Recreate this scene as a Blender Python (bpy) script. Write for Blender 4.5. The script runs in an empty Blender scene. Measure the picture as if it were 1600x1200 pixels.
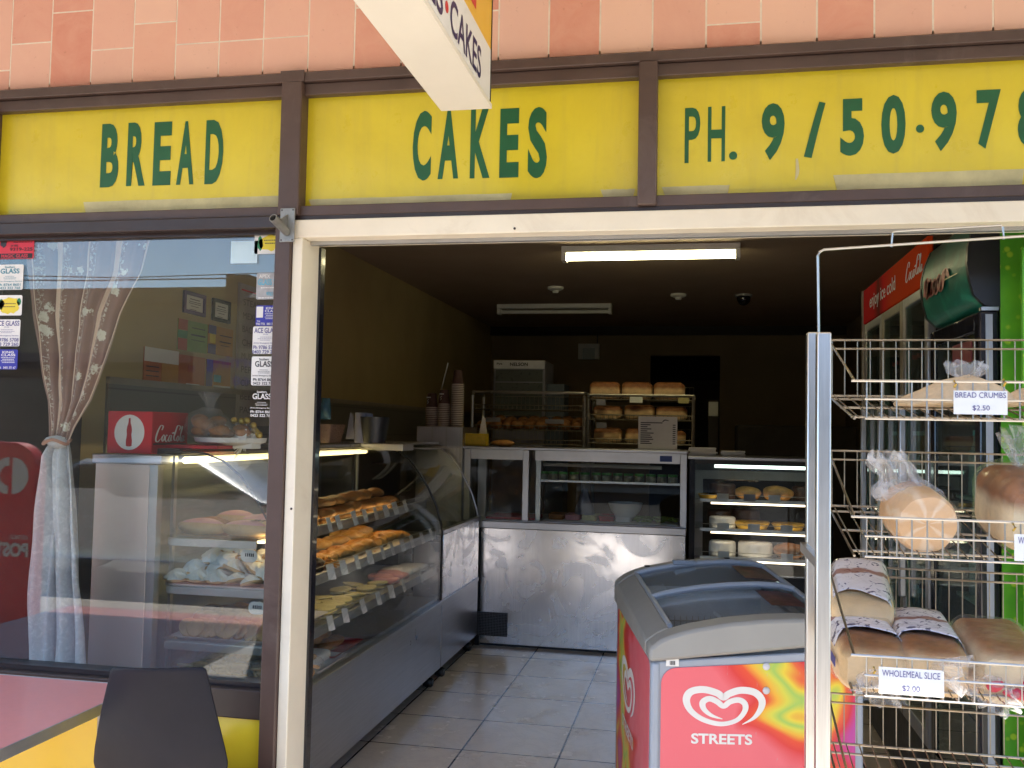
import bpy, bmesh, math, random
from mathutils import Vector, Matrix, noise
random.seed(7)
sc = bpy.context.scene
col = sc.collection
R_ = math.radians

# ------------------------------------------------------------------ camera
CAM = Vector((0, -2.75, 1.45))
F_PX = 1453.7
yaw, pit, rol = R_(11.3295), R_(2.8913), R_(1.1444)
FWD = Vector((-math.sin(yaw)*math.cos(pit), math.cos(yaw)*math.cos(pit), math.sin(pit)))
_rt = Vector((math.cos(yaw), math.sin(yaw), 0)); _up = _rt.cross(FWD)
RT = math.cos(rol)*_rt + math.sin(rol)*_up
UPV = -math.sin(rol)*_rt + math.cos(rol)*_up
cd = bpy.data.cameras.new("camera"); cam = bpy.data.objects.new("camera", cd); col.objects.link(cam)
cd.sensor_width = 36; cd.lens = F_PX/1600*36; cd.clip_start = .02; cd.clip_end = 500
m = Matrix((RT, UPV, -FWD)).transposed().to_4x4(); m.translation = CAM
cam.matrix_world = m
sc.camera = cam

def at(px, py, **k):
    """where the photo pixel's sight line meets the plane x=, y= or z="""
    d = RT*((px-800)/F_PX) - UPV*((py-600)/F_PX) + FWD
    ax, v = list(k.items())[0]; i = 'xyz'.index(ax)
    return CAM + d*((v-CAM[i])/d[i])

# ------------------------------------------------------------------ light
SUN_EL, SUN_AZ = R_(49), R_(205)         # azimuth clockwise from +Y: the sun stands over the street
w = bpy.data.worlds.new("World"); sc.world = w; w.use_nodes = True
nt = w.node_tree; bg = nt.nodes["Background"]
sky = nt.nodes.new("ShaderNodeTexSky"); sky.sky_type = 'NISHITA'; sky.sun_disc = False
sky.air_density = 1.0; sky.dust_density = .1; sky.ozone_density = 3.5; sky.sun_elevation = SUN_EL; sky.sun_rotation = SUN_AZ
nt.links.new(sky.outputs[0], bg.inputs[0]); bg.inputs[1].default_value = .15
sl = bpy.data.lights.new("sun", 'SUN'); sl.energy = 4.6; sl.angle = R_(.5); sl.color = (1, .93, .82)
so = bpy.data.objects.new("sun", sl); col.objects.link(so)
sdir = Vector((math.sin(SUN_AZ)*math.cos(SUN_EL), math.cos(SUN_AZ)*math.cos(SUN_EL), math.sin(SUN_EL)))
so.rotation_euler = sdir.to_track_quat('Z', 'Y').to_euler(); so.location = (0, -8, 12)
sc.view_settings.view_transform = 'Standard'; sc.view_settings.look = 'None'
sc.view_settings.exposure = 1.88; sc.view_settings.gamma = 1
sc.render.engine = 'CYCLES'
cy = sc.cycles
cy.max_bounces = 12; cy.diffuse_bounces = 5; cy.glossy_bounces = 5; cy.transmission_bounces = 6
cy.transparent_max_bounces = 40; cy.use_denoising = True; cy.sample_clamp_indirect = 6; cy.blur_glossy = .5
cy.caustics_reflective = False; cy.caustics_refractive = False

# ------------------------------------------------------------------ materials
def lin(h):
    if not isinstance(h, str): return tuple(h)
    h = h.lstrip('#'); o = []
    for i in (0, 2, 4):
        c = int(h[i:i+2], 16)/255
        o.append(c/12.92 if c <= .04045 else ((c+.055)/1.055)**2.4)
    return tuple(o)
def rgba(c): return (*lin(c), 1)
class NT:
    def __init__(s, name):
        s.m = bpy.data.materials.new(name); s.m.use_nodes = True; s.t = s.m.node_tree
        s.b = s.t.nodes["Principled BSDF"]; s.out = s.t.nodes["Material Output"]
    def n(s, kind, **k):
        x = s.t.nodes.new("ShaderNode"+kind)
        for a, v in k.items():
            if a.startswith('i_'):
                key = a[2:].replace('_', ' ')
                x.inputs[int(key) if key.isdigit() else key].default_value = v
            else: setattr(x, a, v)
        return x
    def l(s, a, b): s.t.links.new(a, b)
    def noise(s, scale, detail=4, rough=.55, dist=0, vec=None):
        x = s.n('TexNoise'); x.inputs['Scale'].default_value = scale; x.inputs['Detail'].default_value = detail
        x.inputs['Roughness'].default_value = rough; x.inputs['Distortion'].default_value = dist
        s.l(vec if vec is not None else s.obj(), x.inputs['Vector']); return x.outputs['Fac']
    def obj(s):
        if not hasattr(s, '_o'): s._o = s.n('TexCoord').outputs['Object']
        return s._o
    def ramp(s, fac, stops, interp='LINEAR'):
        x = s.n('ValToRGB'); e = x.color_ramp; e.interpolation = interp
        while len(e.elements) < len(stops): e.elements.new(.5)
        for el, (p, c) in zip(e.elements, stops):
            el.position = p; el.color = (c, c, c, 1) if isinstance(c, (int, float)) else rgba(c)
        s.l(fac, x.inputs[0]); return x.outputs[0]
    def mix(s, fac, a, b, mode='MIX'):
        x = s.n('MixRGB', blend_type=mode)
        for i, v in ((0, fac), (1, a), (2, b)):
            if hasattr(v, 'links') or hasattr(v, 'is_linked'): s.l(v, x.inputs[i])
            else: x.inputs[i].default_value = v if isinstance(v, (int, float)) else rgba(v)
        return x.outputs[0]
    def math(s, op, a, b=0., c=0.):
        x = s.n('Math', operation=op)
        for i, v in enumerate((a, b, c)):
            if hasattr(v, 'is_linked'): s.l(v, x.inputs[i])
            else: x.inputs[i].default_value = v
        return x.outputs[0]
    def bump(s, h, strength, dist=.01):
        x = s.n('Bump'); x.inputs['Strength'].default_value = strength; x.inputs['Distance'].default_value = dist
        s.l(h, x.inputs['Height']); s.l(x.outputs[0], s.b.inputs['Normal'])
def P(name, c, rough=.5, metal=0, var=.18, scale=9, bump=0, bscale=60, rvar=.12, spec=.5, dirt=None, coat=0):
    """principled paint with uneven colour and gloss"""
    k = NT(name); c = lin(c); b = k.b
    f = k.noise(scale, 6, .6)
    k.l(k.ramp(f, [(.25, tuple(max(0, x*(1-var)) for x in c)), (.75, tuple(min(1, x*(1+var*.6)) for x in c))]), b.inputs['Base Color'])
    if dirt:
        d = k.ramp(k.noise(scale*.55, 8, .7, 1.2), [(.56, 0.), (.72, 1.)])
        src = b.inputs['Base Color'].links[0].from_socket
        k.l(k.mix(k.math('MULTIPLY', d, dirt[1]), src, dirt[0]), b.inputs['Base Color'])
    k.l(k.math('MULTIPLY_ADD', k.noise(scale*3.1, 5), rvar*2, rough-rvar), b.inputs['Roughness'])
    b.inputs['Metallic'].default_value = metal; b.inputs['Specular IOR Level'].default_value = spec
    b.inputs['Coat Weight'].default_value = coat
    if bump: k.bump(k.noise(bscale, 5, .6), bump)
    return k.m
def EM(name, c, s):
    k = NT(name); b = k.b; b.inputs['Base Color'].default_value = (.8, .8, .8, 1)
    b.inputs['Emission Color'].default_value = rgba(c); b.inputs['Emission Strength'].default_value = s
    return k.m
def GL(name, tint=(1, 1, 1), ior=1.5, rough=0.0, dust_haze=0.0):
    k = NT(name); k.t.nodes.remove(k.b)
    tr = k.n('BsdfTransparent'); tr.inputs[0].default_value = (*tint, 1)
    gl = k.n('BsdfGlossy'); gl.inputs['Roughness'].default_value = rough
    lw = k.n('LayerWeight'); lw.inputs[0].default_value = .5      # Schlick reflectance, the same from both sides
    f0 = ((ior-1)/(ior+1))**2
    fr = k.math('MULTIPLY_ADD', k.math('POWER', lw.outputs['Facing'], 5.), 1-f0, f0)
    mx = k.n('MixShader'); k.l(fr, mx.inputs[0])
    k.l(tr.outputs[0], mx.inputs[1]); k.l(gl.outputs[0], mx.inputs[2]); last = mx
    if dust_haze:
        df = k.n('BsdfDiffuse'); df.inputs[0].default_value = (.7, .72, .75, 1)
        m2 = k.n('MixShader'); k.l(k.math('MULTIPLY', k.ramp(k.noise(2.2, 7, .7, .6), [(.3, .35), (.8, 1.)]), dust_haze), m2.inputs[0])
        k.l(mx.outputs[0], m2.inputs[1]); k.l(df.outputs[0], m2.inputs[2]); last = m2
    k.l(last.outputs[0], k.out.inputs[0]); return k.m
def BAG(name, amount=.05, tint=(.95, .93, .9)):
    """thin crinkled plastic film: mostly clear, with sharp wrinkled glints"""
    k = NT(name); k.t.nodes.remove(k.b)
    bp = k.n('Bump'); bp.inputs['Strength'].default_value = .5; bp.inputs['Distance'].default_value = .012
    k.l(k.math('ADD', k.noise(24, 5, .7, 1.8), k.math('MULTIPLY', k.noise(70, 3, .6, .8), .4)), bp.inputs['Height'])
    gl = k.n('BsdfGlossy'); gl.inputs['Roughness'].default_value = .12; gl.inputs[0].default_value = (1, 1, 1, 1); k.l(bp.outputs[0], gl.inputs['Normal'])
    df = k.n('BsdfDiffuse'); df.inputs[0].default_value = (*tint, 1); k.l(bp.outputs[0], df.inputs['Normal'])
    tr = k.n('BsdfTransparent'); lw = k.n('LayerWeight'); lw.inputs[0].default_value = .5; k.l(bp.outputs[0], lw.inputs['Normal'])
    m1 = k.n('MixShader'); k.l(k.math('MULTIPLY_ADD', k.math('POWER', lw.outputs['Facing'], 4.), .42, .022), m1.inputs[0]); k.l(tr.outputs[0], m1.inputs[1]); k.l(gl.outputs[0], m1.inputs[2])
    m2 = k.n('MixShader'); k.l(k.math('MULTIPLY', k.ramp(k.noise(18, 4, .7, 1.), [(.4, .3), (.7, 1.)]), amount), m2.inputs[0]); k.l(m1.outputs[0], m2.inputs[1]); k.l(df.outputs[0], m2.inputs[2])
    k.l(m2.outputs[0], k.out.inputs[0]); return k.m
def STEEL(name, c=(.55, .55, .57), rough=.3, swirl=False, stretch=(1, 1, 60)):
    k = NT(name); b = k.b; b.inputs['Metallic'].default_value = 1
    mp = k.n('Mapping'); mp.inputs['Scale'].default_value = stretch; k.l(k.obj(), mp.inputs[0])
    g = k.noise(3.5, 6, .65, 0, mp.outputs[0])
    k.l(k.mix(k.ramp(g, [(.3, 0.), (.7, 1.)]), tuple(x*.8 for x in c), c), b.inputs['Base Color'])
    cl = k.noise(3.1, 6, .65, .8)
    rr = k.math('MULTIPLY_ADD', cl, .12 if swirl else .28, rough-.12)
    if swirl:                     # broad smears left by a cleaning cloth
        sm = k.ramp(k.noise(2.4, 3, .5, 3.2), [(.42, 0.), (.60, 1.)])
        rr = k.math('MULTIPLY_ADD', sm, .10, rr)
        src = b.inputs['Base Color'].links[0].from_socket
        k.l(k.mix(k.math('MULTIPLY', sm, .35), src, (.66, .66, .70)), b.inputs['Base Color'])
    k.l(rr, b.inputs['Roughness']); k.bump(g, .012 if swirl else .04, .004); return k.m

M = dict(
 bagt=BAG('gathered_bag_film', .42, (.9, .86, .82)),
 brown=P('brown_frame_paint', (.085, .052, .042), .42, var=.25, scale=5, bump=.05, dirt=((.16, .12, .10), .5)),
 dbrown=P('dark_sill_paint', (.035, .022, .02), .4, var=.3, scale=6),
 cream=P('cream_door_paint', (.86, .79, .64), .45, var=.08, scale=5, bump=.05, dirt=((.50, .38, .25), .28)),
 green=P('green_lettering', (.008, .105, .034), .42, var=.2, scale=14),
 white=P('white_card', (.78, .77, .74), .6, var=.06, scale=12),
 bladewhite=P('white_sign_casing', (.80, .76, .66), .45, var=.06, scale=4),
 navy=P('navy_print', (.02, .015, .09), .5, var=.1),
 ink=P('black_print', (.02, .02, .025), .6, var=.1),
 redp=P('red_print', (.62, .02, .02), .45, var=.1),
 orangey=P('amber_sign_face', (.80, .48, .03), .35, var=.08, scale=4),
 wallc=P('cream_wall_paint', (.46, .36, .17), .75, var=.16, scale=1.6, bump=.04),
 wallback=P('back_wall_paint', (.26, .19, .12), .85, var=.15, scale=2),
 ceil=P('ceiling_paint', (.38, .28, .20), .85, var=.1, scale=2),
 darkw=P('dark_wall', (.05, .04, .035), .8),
 steel=STEEL('brushed_steel'), steelv=STEEL('brushed_steel_upright', (.62, .60, .60), .34, stretch=(60, 60, 1)),
 swirl=STEEL('wiped_steel_panel', (.88, .88, .91), .26, True, (40, 40, 1)),
 endsteel=P('satin_end_panel', (.72, .60, .54), .42, .55, var=.06, scale=2),  # pinkish base colour stands in for the street reflected in the steel
 chrome=P('bright_wire', (.52, .50, .46), .34, 1, var=.1, scale=12), postchrome=STEEL('worn_chrome_post', (.74, .72, .68), .3, stretch=(40, 40, 1.2)),
 wire=P('dull_wire', (.36, .32, .26), .4, 1, var=.3, scale=25),
 alu=P('aluminium_frame', (.55, .55, .56), .38, .9, var=.1),
 gold=P('gold_anodised_frame', (.42, .38, .30), .4, .7, var=.1),
 black=P('black_plastic', (.012, .012, .014), .42, var=.2),
 blackgloss=P('black_gloss', (.01, .01, .016), .18, var=.2, coat=.3),
 chair=P('charcoal_chair_plastic', (.010, .0095, .015), .55, var=.25, scale=5, bump=.05, bscale=420, rvar=.1, spec=.24),
 pinktop=P('pink_laminate', (.74, .29, .27), .3, var=.05, scale=40, rvar=.05),
 grey=P('grey_plastic', (.31, .31, .295), .5, var=.08, scale=4),
 bluegrey=P('blue_grey_metal', (.34, .38, .44), .4, var=.08, scale=5),
 coke=P('red_carton', (.58, .008, .02), .42, var=.08),
 postred=P('post_box_red', (.80, .03, .02), .35, var=.1),
 galv=P('galvanised_steel', (.33, .33, .31), .5, .8, var=.3, scale=25),
 tube=EM('lit_tube', (1, .90, .50), 6.0),
 warm=EM('warm_strip', (1, .70, .34), 2.2),
 coolstrip=EM('cool_strip', (.80, 1, .90), 1.0),
 warmstrip2=EM('cake_case_strip', (1, .80, .56), 1.6),
 glass=GL('window_glass', (.93, .95, .93), 1.62, 0, .012),
 cglass=GL('case_glass', (.94, .96, .95), 1.42, 0, .006),
 bglass=GL('sandwich_glass', (.94, .96, .95), 1.4, 0, .004),
 lid=GL('freezer_lid_glass', (.95, .97, .97), 1.6, .015, .09),  # strong diffuse share paints a paler grey haze onto the lid
 fglass=GL('fridge_glass', (.70, .85, .76), 1.55, .02, .05),
 bag=BAG('bread_bag_film', .05), bagc=BAG('clear_bag_film', .09, (.95, .96, 1)),
 crust=P('brown_crust', (.36, .15, .045), .6, var=.45, scale=22, bump=.3, bscale=70),
 pasty=P('golden_pastry', (.62, .30, .07), .55, var=.5, scale=16, bump=.4, bscale=50),
 bun=P('pale_bun', (.66, .42, .2), .6, var=.3, scale=18, bump=.1),
 pinkice=P('pink_icing', (.76, .36, .36), .4, var=.12, scale=20, bump=.15),
 cream2=P('whipped_cream', (.90, .89, .87), .55, var=.06, scale=30, bump=.25),
 biscuit=P('baked_biscuit', (.50, .30, .13), .7, var=.35, scale=26, bump=.3),
 greenbis=P('pale_biscuit', (.62, .55, .24), .7, var=.3, scale=26, bump=.3),
 choc=P('chocolate_cake', (.07, .03, .018), .45, var=.4, scale=26, bump=.3),
 yellowcake=P('custard_tart', (.70, .42, .06), .4, var=.3, scale=22, bump=.2),
 crumbs=P('bread_crumb_sack', (.66, .50, .32), .6, var=.2, scale=60, bump=.3, bscale=160),
 cupb=P('brown_paper_cup', (.075, .03, .022), .55), cupw=P('cup_rim_white', (.55, .47, .40), .6, var=.1),
 yellowbox=P('yellow_tissue_box', (.75, .52, .03), .5, var=.15, scale=30, dirt=((.1, .35, .05), .9)),
 asphalt=P('asphalt', (.06, .06, .06), .85, var=.3, scale=8, bump=.3), concrete=P('footpath_concrete', (.49, .44, .38), .8, var=.12, scale=3, bump=.15),
 oppwall=P('opposite_shop_wall', (.34, .27, .16), .8, var=.15, scale=1), oppbrown=P('opposite_shop_brick', (.13, .10, .09), .8, var=.25, scale=4),
 dwin=P('dark_window', (.02, .025, .03), .1, var=.1), carp=P('silver_car_paint', (.5, .52, .55), .25, .6, coat=.5), tyre=P('tyre_rubber', (.02, .02, .02), .7),
 awn=P('white_awning_lining', (.82, .79, .73), .7, var=.06, scale=2), timber=P('weathered_pole', (.18, .13, .09), .8, var=.3),
)
# yellow signs: faded paint with a pale wash towards patches
def sign_yellow():
    k = NT('yellow_sign_paint')
    f = k.noise(2.3, 7, .62, .5); g = k.noise(11, 6, .7)
    c = k.ramp(f, [(.25, (.60, .48, .018)), (.55, (.70, .58, .028)), (.8, (.74, .63, .05))])
    c = k.mix(k.math('MULTIPLY', k.ramp(g, [(.58, 0.), (.75, 1.)]), .22), c, (.45, .33, .03))
    mp = k.n('Mapping'); mp.inputs['Scale'].default_value = (14, 1, .9); k.l(k.obj(), mp.inputs[0])
    c = k.mix(k.ramp(k.noise(2., 6, .65, .3, mp.outputs[0]), [(.52, 0.), (.8, .34)]), c, (.52, .42, .06))
    k.l(c, k.b.inputs['Base Color'])
    k.l(k.math('MULTIPLY_ADD', g, .3, .16), k.b.inputs['Roughness']); return k.m
M['yellow'] = sign_yellow()
M['yellowdado'] = P('yellow_dado_panel', (.72, .56, .03), .16, var=.06, scale=3, rvar=.05)
M['oldtape'] = P('old_tape_paste', (.60, .55, .30), .6, var=.25, scale=14)
def tile_mat():
    k = NT('salmon_wall_tile'); geo = k.n('NewGeometry'); r = geo.outputs['Random Per Island']
    base = k.ramp(r, [(0, (.74, .40, .30)), (.25, (.80, .50, .39)), (.45, (.66, .27, .19)), (.62, (.78, .46, .34)), (.8, (.82, .55, .43)), (1, (.58, .19, .125))])
    f = k.noise(7, 7, .7, 1.4)
    c = k.mix(k.ramp(f, [(.35, 0.), (.75, .34)]), base, (.84, .55, .40))
    c = k.mix(k.ramp(k.noise(60, 3, .6), [(.66, 0.), (.74, .3)]), c, (.4, .16, .09))
    k.l(c, k.b.inputs['Base Color']); k.b.inputs['Roughness'].default_value = .38
    k.bump(k.noise(30, 5), .06); return k.m
M['tile'] = tile_mat(); M['grout'] = P('tile_grout', (.86, .78, .66), .85, var=.15, scale=30)
def floor_mat():
    k = NT('floor_tile'); mp = k.n('Mapping'); mp.inputs['Location'].default_value = (.168, .06, 0); k.l(k.obj(), mp.inputs[0])
    br = k.n('TexBrick'); br.offset = 0; br.inputs['Scale'].default_value = 1; br.inputs['Brick Width'].default_value = .443
    br.inputs['Row Height'].default_value = .443; br.inputs['Mortar Size'].default_value = .0045; br.inputs['Mortar Smooth'].default_value = .05
    br.inputs['Color1'].default_value = rgba((.74, .67, .59)); br.inputs['Color2'].default_value = rgba((.80, .73, .64)); br.inputs['Mortar'].default_value = rgba((.045, .04, .038))
    k.l(mp.outputs[0], br.inputs[0])
    v = k.ramp(k.noise(2.6, 8, .72, 2.2), [(.46, 0.), (.5, .16), (.54, 0.)])
    c = k.mix(v, br.outputs[0], (.34, .31, .28)); c = k.mix(.25, c, k.ramp(k.noise(1.1, 6, .6), [(.3, (.3, .28, .26)), (.8, (.75, .72, .68))]), 'OVERLAY')
    k.l(c, k.b.inputs['Base Color']); k.l(k.math('MULTIPLY_ADD', k.noise(7, 6), .25, .12), k.b.inputs['Roughness'])
    k.bump(k.math('SUBTRACT', 1., br.outputs['Fac']), .3, .004); return k.m
M['floor'] = floor_mat()
def greytile_mat():
    k = NT('grey_splash_tile'); br = k.n('TexBrick'); br.offset = 0
    mp = k.n('Mapping'); mp.inputs['Rotation'].default_value = (R_(90), 0, R_(90)); k.l(k.obj(), mp.inputs[0]); k.l(mp.outputs[0], br.inputs[0])
    br.inputs['Scale'].default_value = 1; br.inputs['Brick Width'].default_value = .2; br.inputs['Row Height'].default_value = .2; br.inputs['Mortar Size'].default_value = .004
    br.inputs['Color1'].default_value = rgba((.17, .16, .14)); br.inputs['Color2'].default_value = rgba((.20, .185, .165)); br.inputs['Mortar'].default_value = rgba((.12, .11, .1))
    k.l(br.outputs[0], k.b.inputs['Base Color']); k.b.inputs['Roughness'].default_value = .3; return k.m
M['greytile'] = greytile_mat()
def loaf_mat(name, top, side, z0, z1):
    k = NT(name); sp = k.n('SeparateXYZ'); k.l(k.obj(), sp.inputs[0])
    z = k.math('ADD', sp.outputs[2], k.math('MULTIPLY_ADD', k.noise(14, 5, .6), .03, -.015))
    c = k.mix(k.ramp(k.noise(20, 5, .65), [(.3, 0.), (.7, 1.)]), tuple(x*.8 for x in side), side)
    t_ = k.mix(k.ramp(k.noise(24, 6, .7), [(.3, 0.), (.75, 1.)]), tuple(x*.5 for x in top), tuple(x*1.25 for x in top))
    c = k.mix(k.ramp(z, [(z0, 0.), (z1, 1.)]), c, t_)
    k.l(c, k.b.inputs['Base Color']); k.b.inputs['Roughness'].default_value = .6; k.bump(k.noise(60, 5, .7), .35, .006); return k.m
M['loafw'] = loaf_mat('white_loaf_crust', (.36, .13, .035), (.90, .70, .42), .080, .106)
M['loafm'] = loaf_mat('wholemeal_loaf_crust', (.36, .13, .035), (.90, .62, .32), .070, .092)
def loafround():
    k = NT('round_loaf_crust'); sp = k.n('SeparateXYZ'); k.l(k.obj(), sp.inputs[0])
    an = k.math('ARCTAN2', sp.outputs[0], k.math('SUBTRACT', sp.outputs[2], .06))
    w1 = k.math('SINE', k.math('MULTIPLY_ADD', an, 7., k.math('MULTIPLY', k.noise(14, 3), 9.)))
    c = k.mix(k.ramp(w1, [(.1, 0.), (1., .8)]), (.74, .44, .21), (.84, .62, .40))
    c = k.mix(k.ramp(sp.outputs[1], [(-.1, 0.), (.02, 1.)]), c, (.60, .33, .14))
    k.l(c, k.b.inputs['Base Color']); k.b.inputs['Roughness'].default_value = .55; k.bump(k.noise(50, 5), .25, .005); return k.m
M['loafr'] = loafround()
def label_mat():
    k = NT('printed_bag_label'); f = k.noise(34, 4, .6, 2.0)
    sp = k.n('SeparateXYZ'); k.l(k.obj(), sp.inputs[0])
    c = k.mix(k.ramp(f, [(.57, 0.), (.60, 1.)], 'LINEAR'), (.80, .74, .74), (.13, .11, .17))
    band = k.ramp(k.math('ADD', sp.outputs[1], k.math('MULTIPLY', k.noise(22, 2), .05)), [(.055, 0.), (.059, 1.), (.075, 1.), (.079, 0.)])
    c = k.mix(k.math('MULTIPLY', band, .85), c, (.33, .12, .07))
    k.l(c, k.b.inputs['Base Color']); k.b.inputs['Roughness'].default_value = .22; k.bump(k.noise(30, 4), .5, .01); return k.m
M['baglabel'] = label_mat()
def swirl_mat():
    k = NT('freezer_swirl_print'); sp = k.n('SeparateXYZ'); k.l(k.obj(), sp.inputs[0])
    x, y, z = sp.outputs
    n1 = k.noise(3.2, 1, .4, 1.4)
    s = k.math('SINE', k.math('MULTIPLY_ADD', z, 9., k.math('MULTIPLY', x, 4.)))
    u = k.math('ADD', k.math('ADD', x, k.math('MULTIPLY', y, .62)), k.math('ADD', k.math('MULTIPLY', s, .055), k.math('MULTIPLY_ADD', n1, .5, -.25)))
    c = k.ramp(u, [(0, (.78, .14, .17)), (.27, (.78, .14, .17)), (.34, (.68, .03, .03)), (.385, (.74, .07, .02)), (.42, (.80, .42, .03)), (.455, (.66, .62, .06)), (.485, (.34, .54, .10)),
                   (.515, (.76, .60, .04)), (.55, (.74, .12, .03)), (.60, (.62, .02, .04)), (.65, (.46, .05, .32)), (.70, (.78, .12, .14)), (.76, (.80, .48, .04)), (.82, (.50, .58, .08)), (.9, (.40, .05, .30))])
    mp = k.n('Mapping'); mp.inputs['Scale'].default_value = (1, 1, .25); k.l(k.obj(), mp.inputs[0])
    c = k.mix(k.ramp(k.noise(75, 4, .7, .5, mp.outputs[0]), [(.66, 0.), (.74, .45)]), c, (.45, .38, .38))
    k.l(c, k.b.inputs['Base Color']); k.l(k.math('MULTIPLY_ADD', k.noise(12, 6), .3, .22), k.b.inputs['Roughness']); return k.m
M['swirlprint'] = swirl_mat()
def limeside():
    k = NT('lime_fridge_wrap'); v = k.n('TexVoronoi'); v.inputs['Scale'].default_value = 26; k.l(k.obj(), v.inputs[0])
    c = k.mix(k.ramp(v.outputs['Distance'], [(.18, 1.), (.3, 0.)]), k.ramp(k.noise(4, 4, .6), [(.3, (.04, .25, .02)), (.7, (.15, .46, .015))]), (.30, .52, .03))
    k.l(c, k.b.inputs['Base Color']); k.b.inputs['Roughness'].default_value = .4; return k.m
M['lime'] = limeside()
def cokehead():
    k = NT('red_header_print'); sp = k.n('SeparateXYZ'); k.l(k.obj(), sp.inputs[0])
    c = k.ramp(k.math('ADD', sp.outputs[1], k.math('MULTIPLY', k.noise(6, 4), .2)), [(0, (.6, .06, .01)), (.25, (.62, .02, .02)), (.36, (.12, .03, .02)), (.46, (.55, .02, .02)), (.85, (.62, .02, .025)), (.97, (.8, .3, .05))])
    k.l(c, k.b.inputs['Base Color']); k.b.inputs['Roughness'].default_value = .8; k.b.inputs['Specular IOR Level'].default_value = .03
    return k.m
M['cokehead'] = cokehead()
def greenhead():
    k = NT('green_header_print'); f = k.noise(5, 4, .6, 2)
    k.l(k.ramp(f, [(.3, (.005, .09, .06)), (.52, (.008, .13, .085)), (.62, (.012, .18, .11))]), k.b.inputs['Base Color'])
    k.b.inputs['Roughness'].default_value = .42; return k.m
M['greenhead'] = greenhead()
def curtain_mat(name, lower):
    k = NT(name); uv = k.n('UVMap', uv_map='UVMap').outputs[0]; sp = k.n('SeparateXYZ'); k.l(uv, sp.inputs[0])
    fl = k.noise(15, 3, .6, .9, k.obj())
    if lower:
        c = k.ramp(k.noise(34, 5, .65, 1.4), [(.35, (.50, .51, .53)), (.56, (.58, .59, .60)), (.64, (.68, .69, .69))])
    else:
        stripe = k.ramp(k.math('FRACT', k.math('MULTIPLY_ADD', sp.outputs[0], 4.5, .12)), [(0, 0.), (.42, 0.), (.45, 1.), (.68, 1.), (.71, .0)], 'LINEAR')
        v = k.n('TexVoronoi'); v.inputs['Scale'].default_value = 12; k.l(k.obj(), v.inputs[0])
        vv = k.math('ADD', v.outputs['Distance'], k.math('MULTIPLY_ADD', k.noise(38, 4, .7), .85, -.42))
        flower = k.ramp(vv, [(.20, 1.), (.25, 0.)])
        lace = k.ramp(k.noise(75, 4, .7, 1.), [(.53, 0.), (.57, 1.)])
        edge = k.ramp(k.math('FRACT', k.math('MULTIPLY_ADD', sp.outputs[0], 4.5, .40)), [(0, 1.), (.2, 1.), (.22, 0.)])
        c = k.mix(flower, (.26, .155, .125), (.66, .64, .54))
        c = k.mix(k.math('MULTIPLY', lace, edge), c, (.55, .5, .42))
        c = k.mix(stripe, c, (.74, .57, .44))
    k.l(c, k.b.inputs['Base Color']); k.b.inputs['Roughness'].default_value = .85
    k.b.inputs['Sheen Weight'].default_value = .2; k.bump(k.noise(160, 3), .2, .003); return k.m
M['curtu'] = curtain_mat('floral_curtain_cloth', False); M['curtl'] = curtain_mat('grey_curtain_lining', True)
def mesh_grille():
    k = NT('punched_grille'); v = k.n('TexVoronoi'); v.inputs['Scale'].default_value = 95; v.inputs['Randomness'].default_value = .1; k.l(k.obj(), v.inputs[0])
    k.l(k.ramp(v.outputs['Distance'], [(.35, (.006, .006, .006)), (.45, (.12, .12, .13))]), k.b.inputs['Base Color']); k.b.inputs['Metallic'].default_value = .5; return k.m
M['grille'] = mesh_grille()

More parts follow.
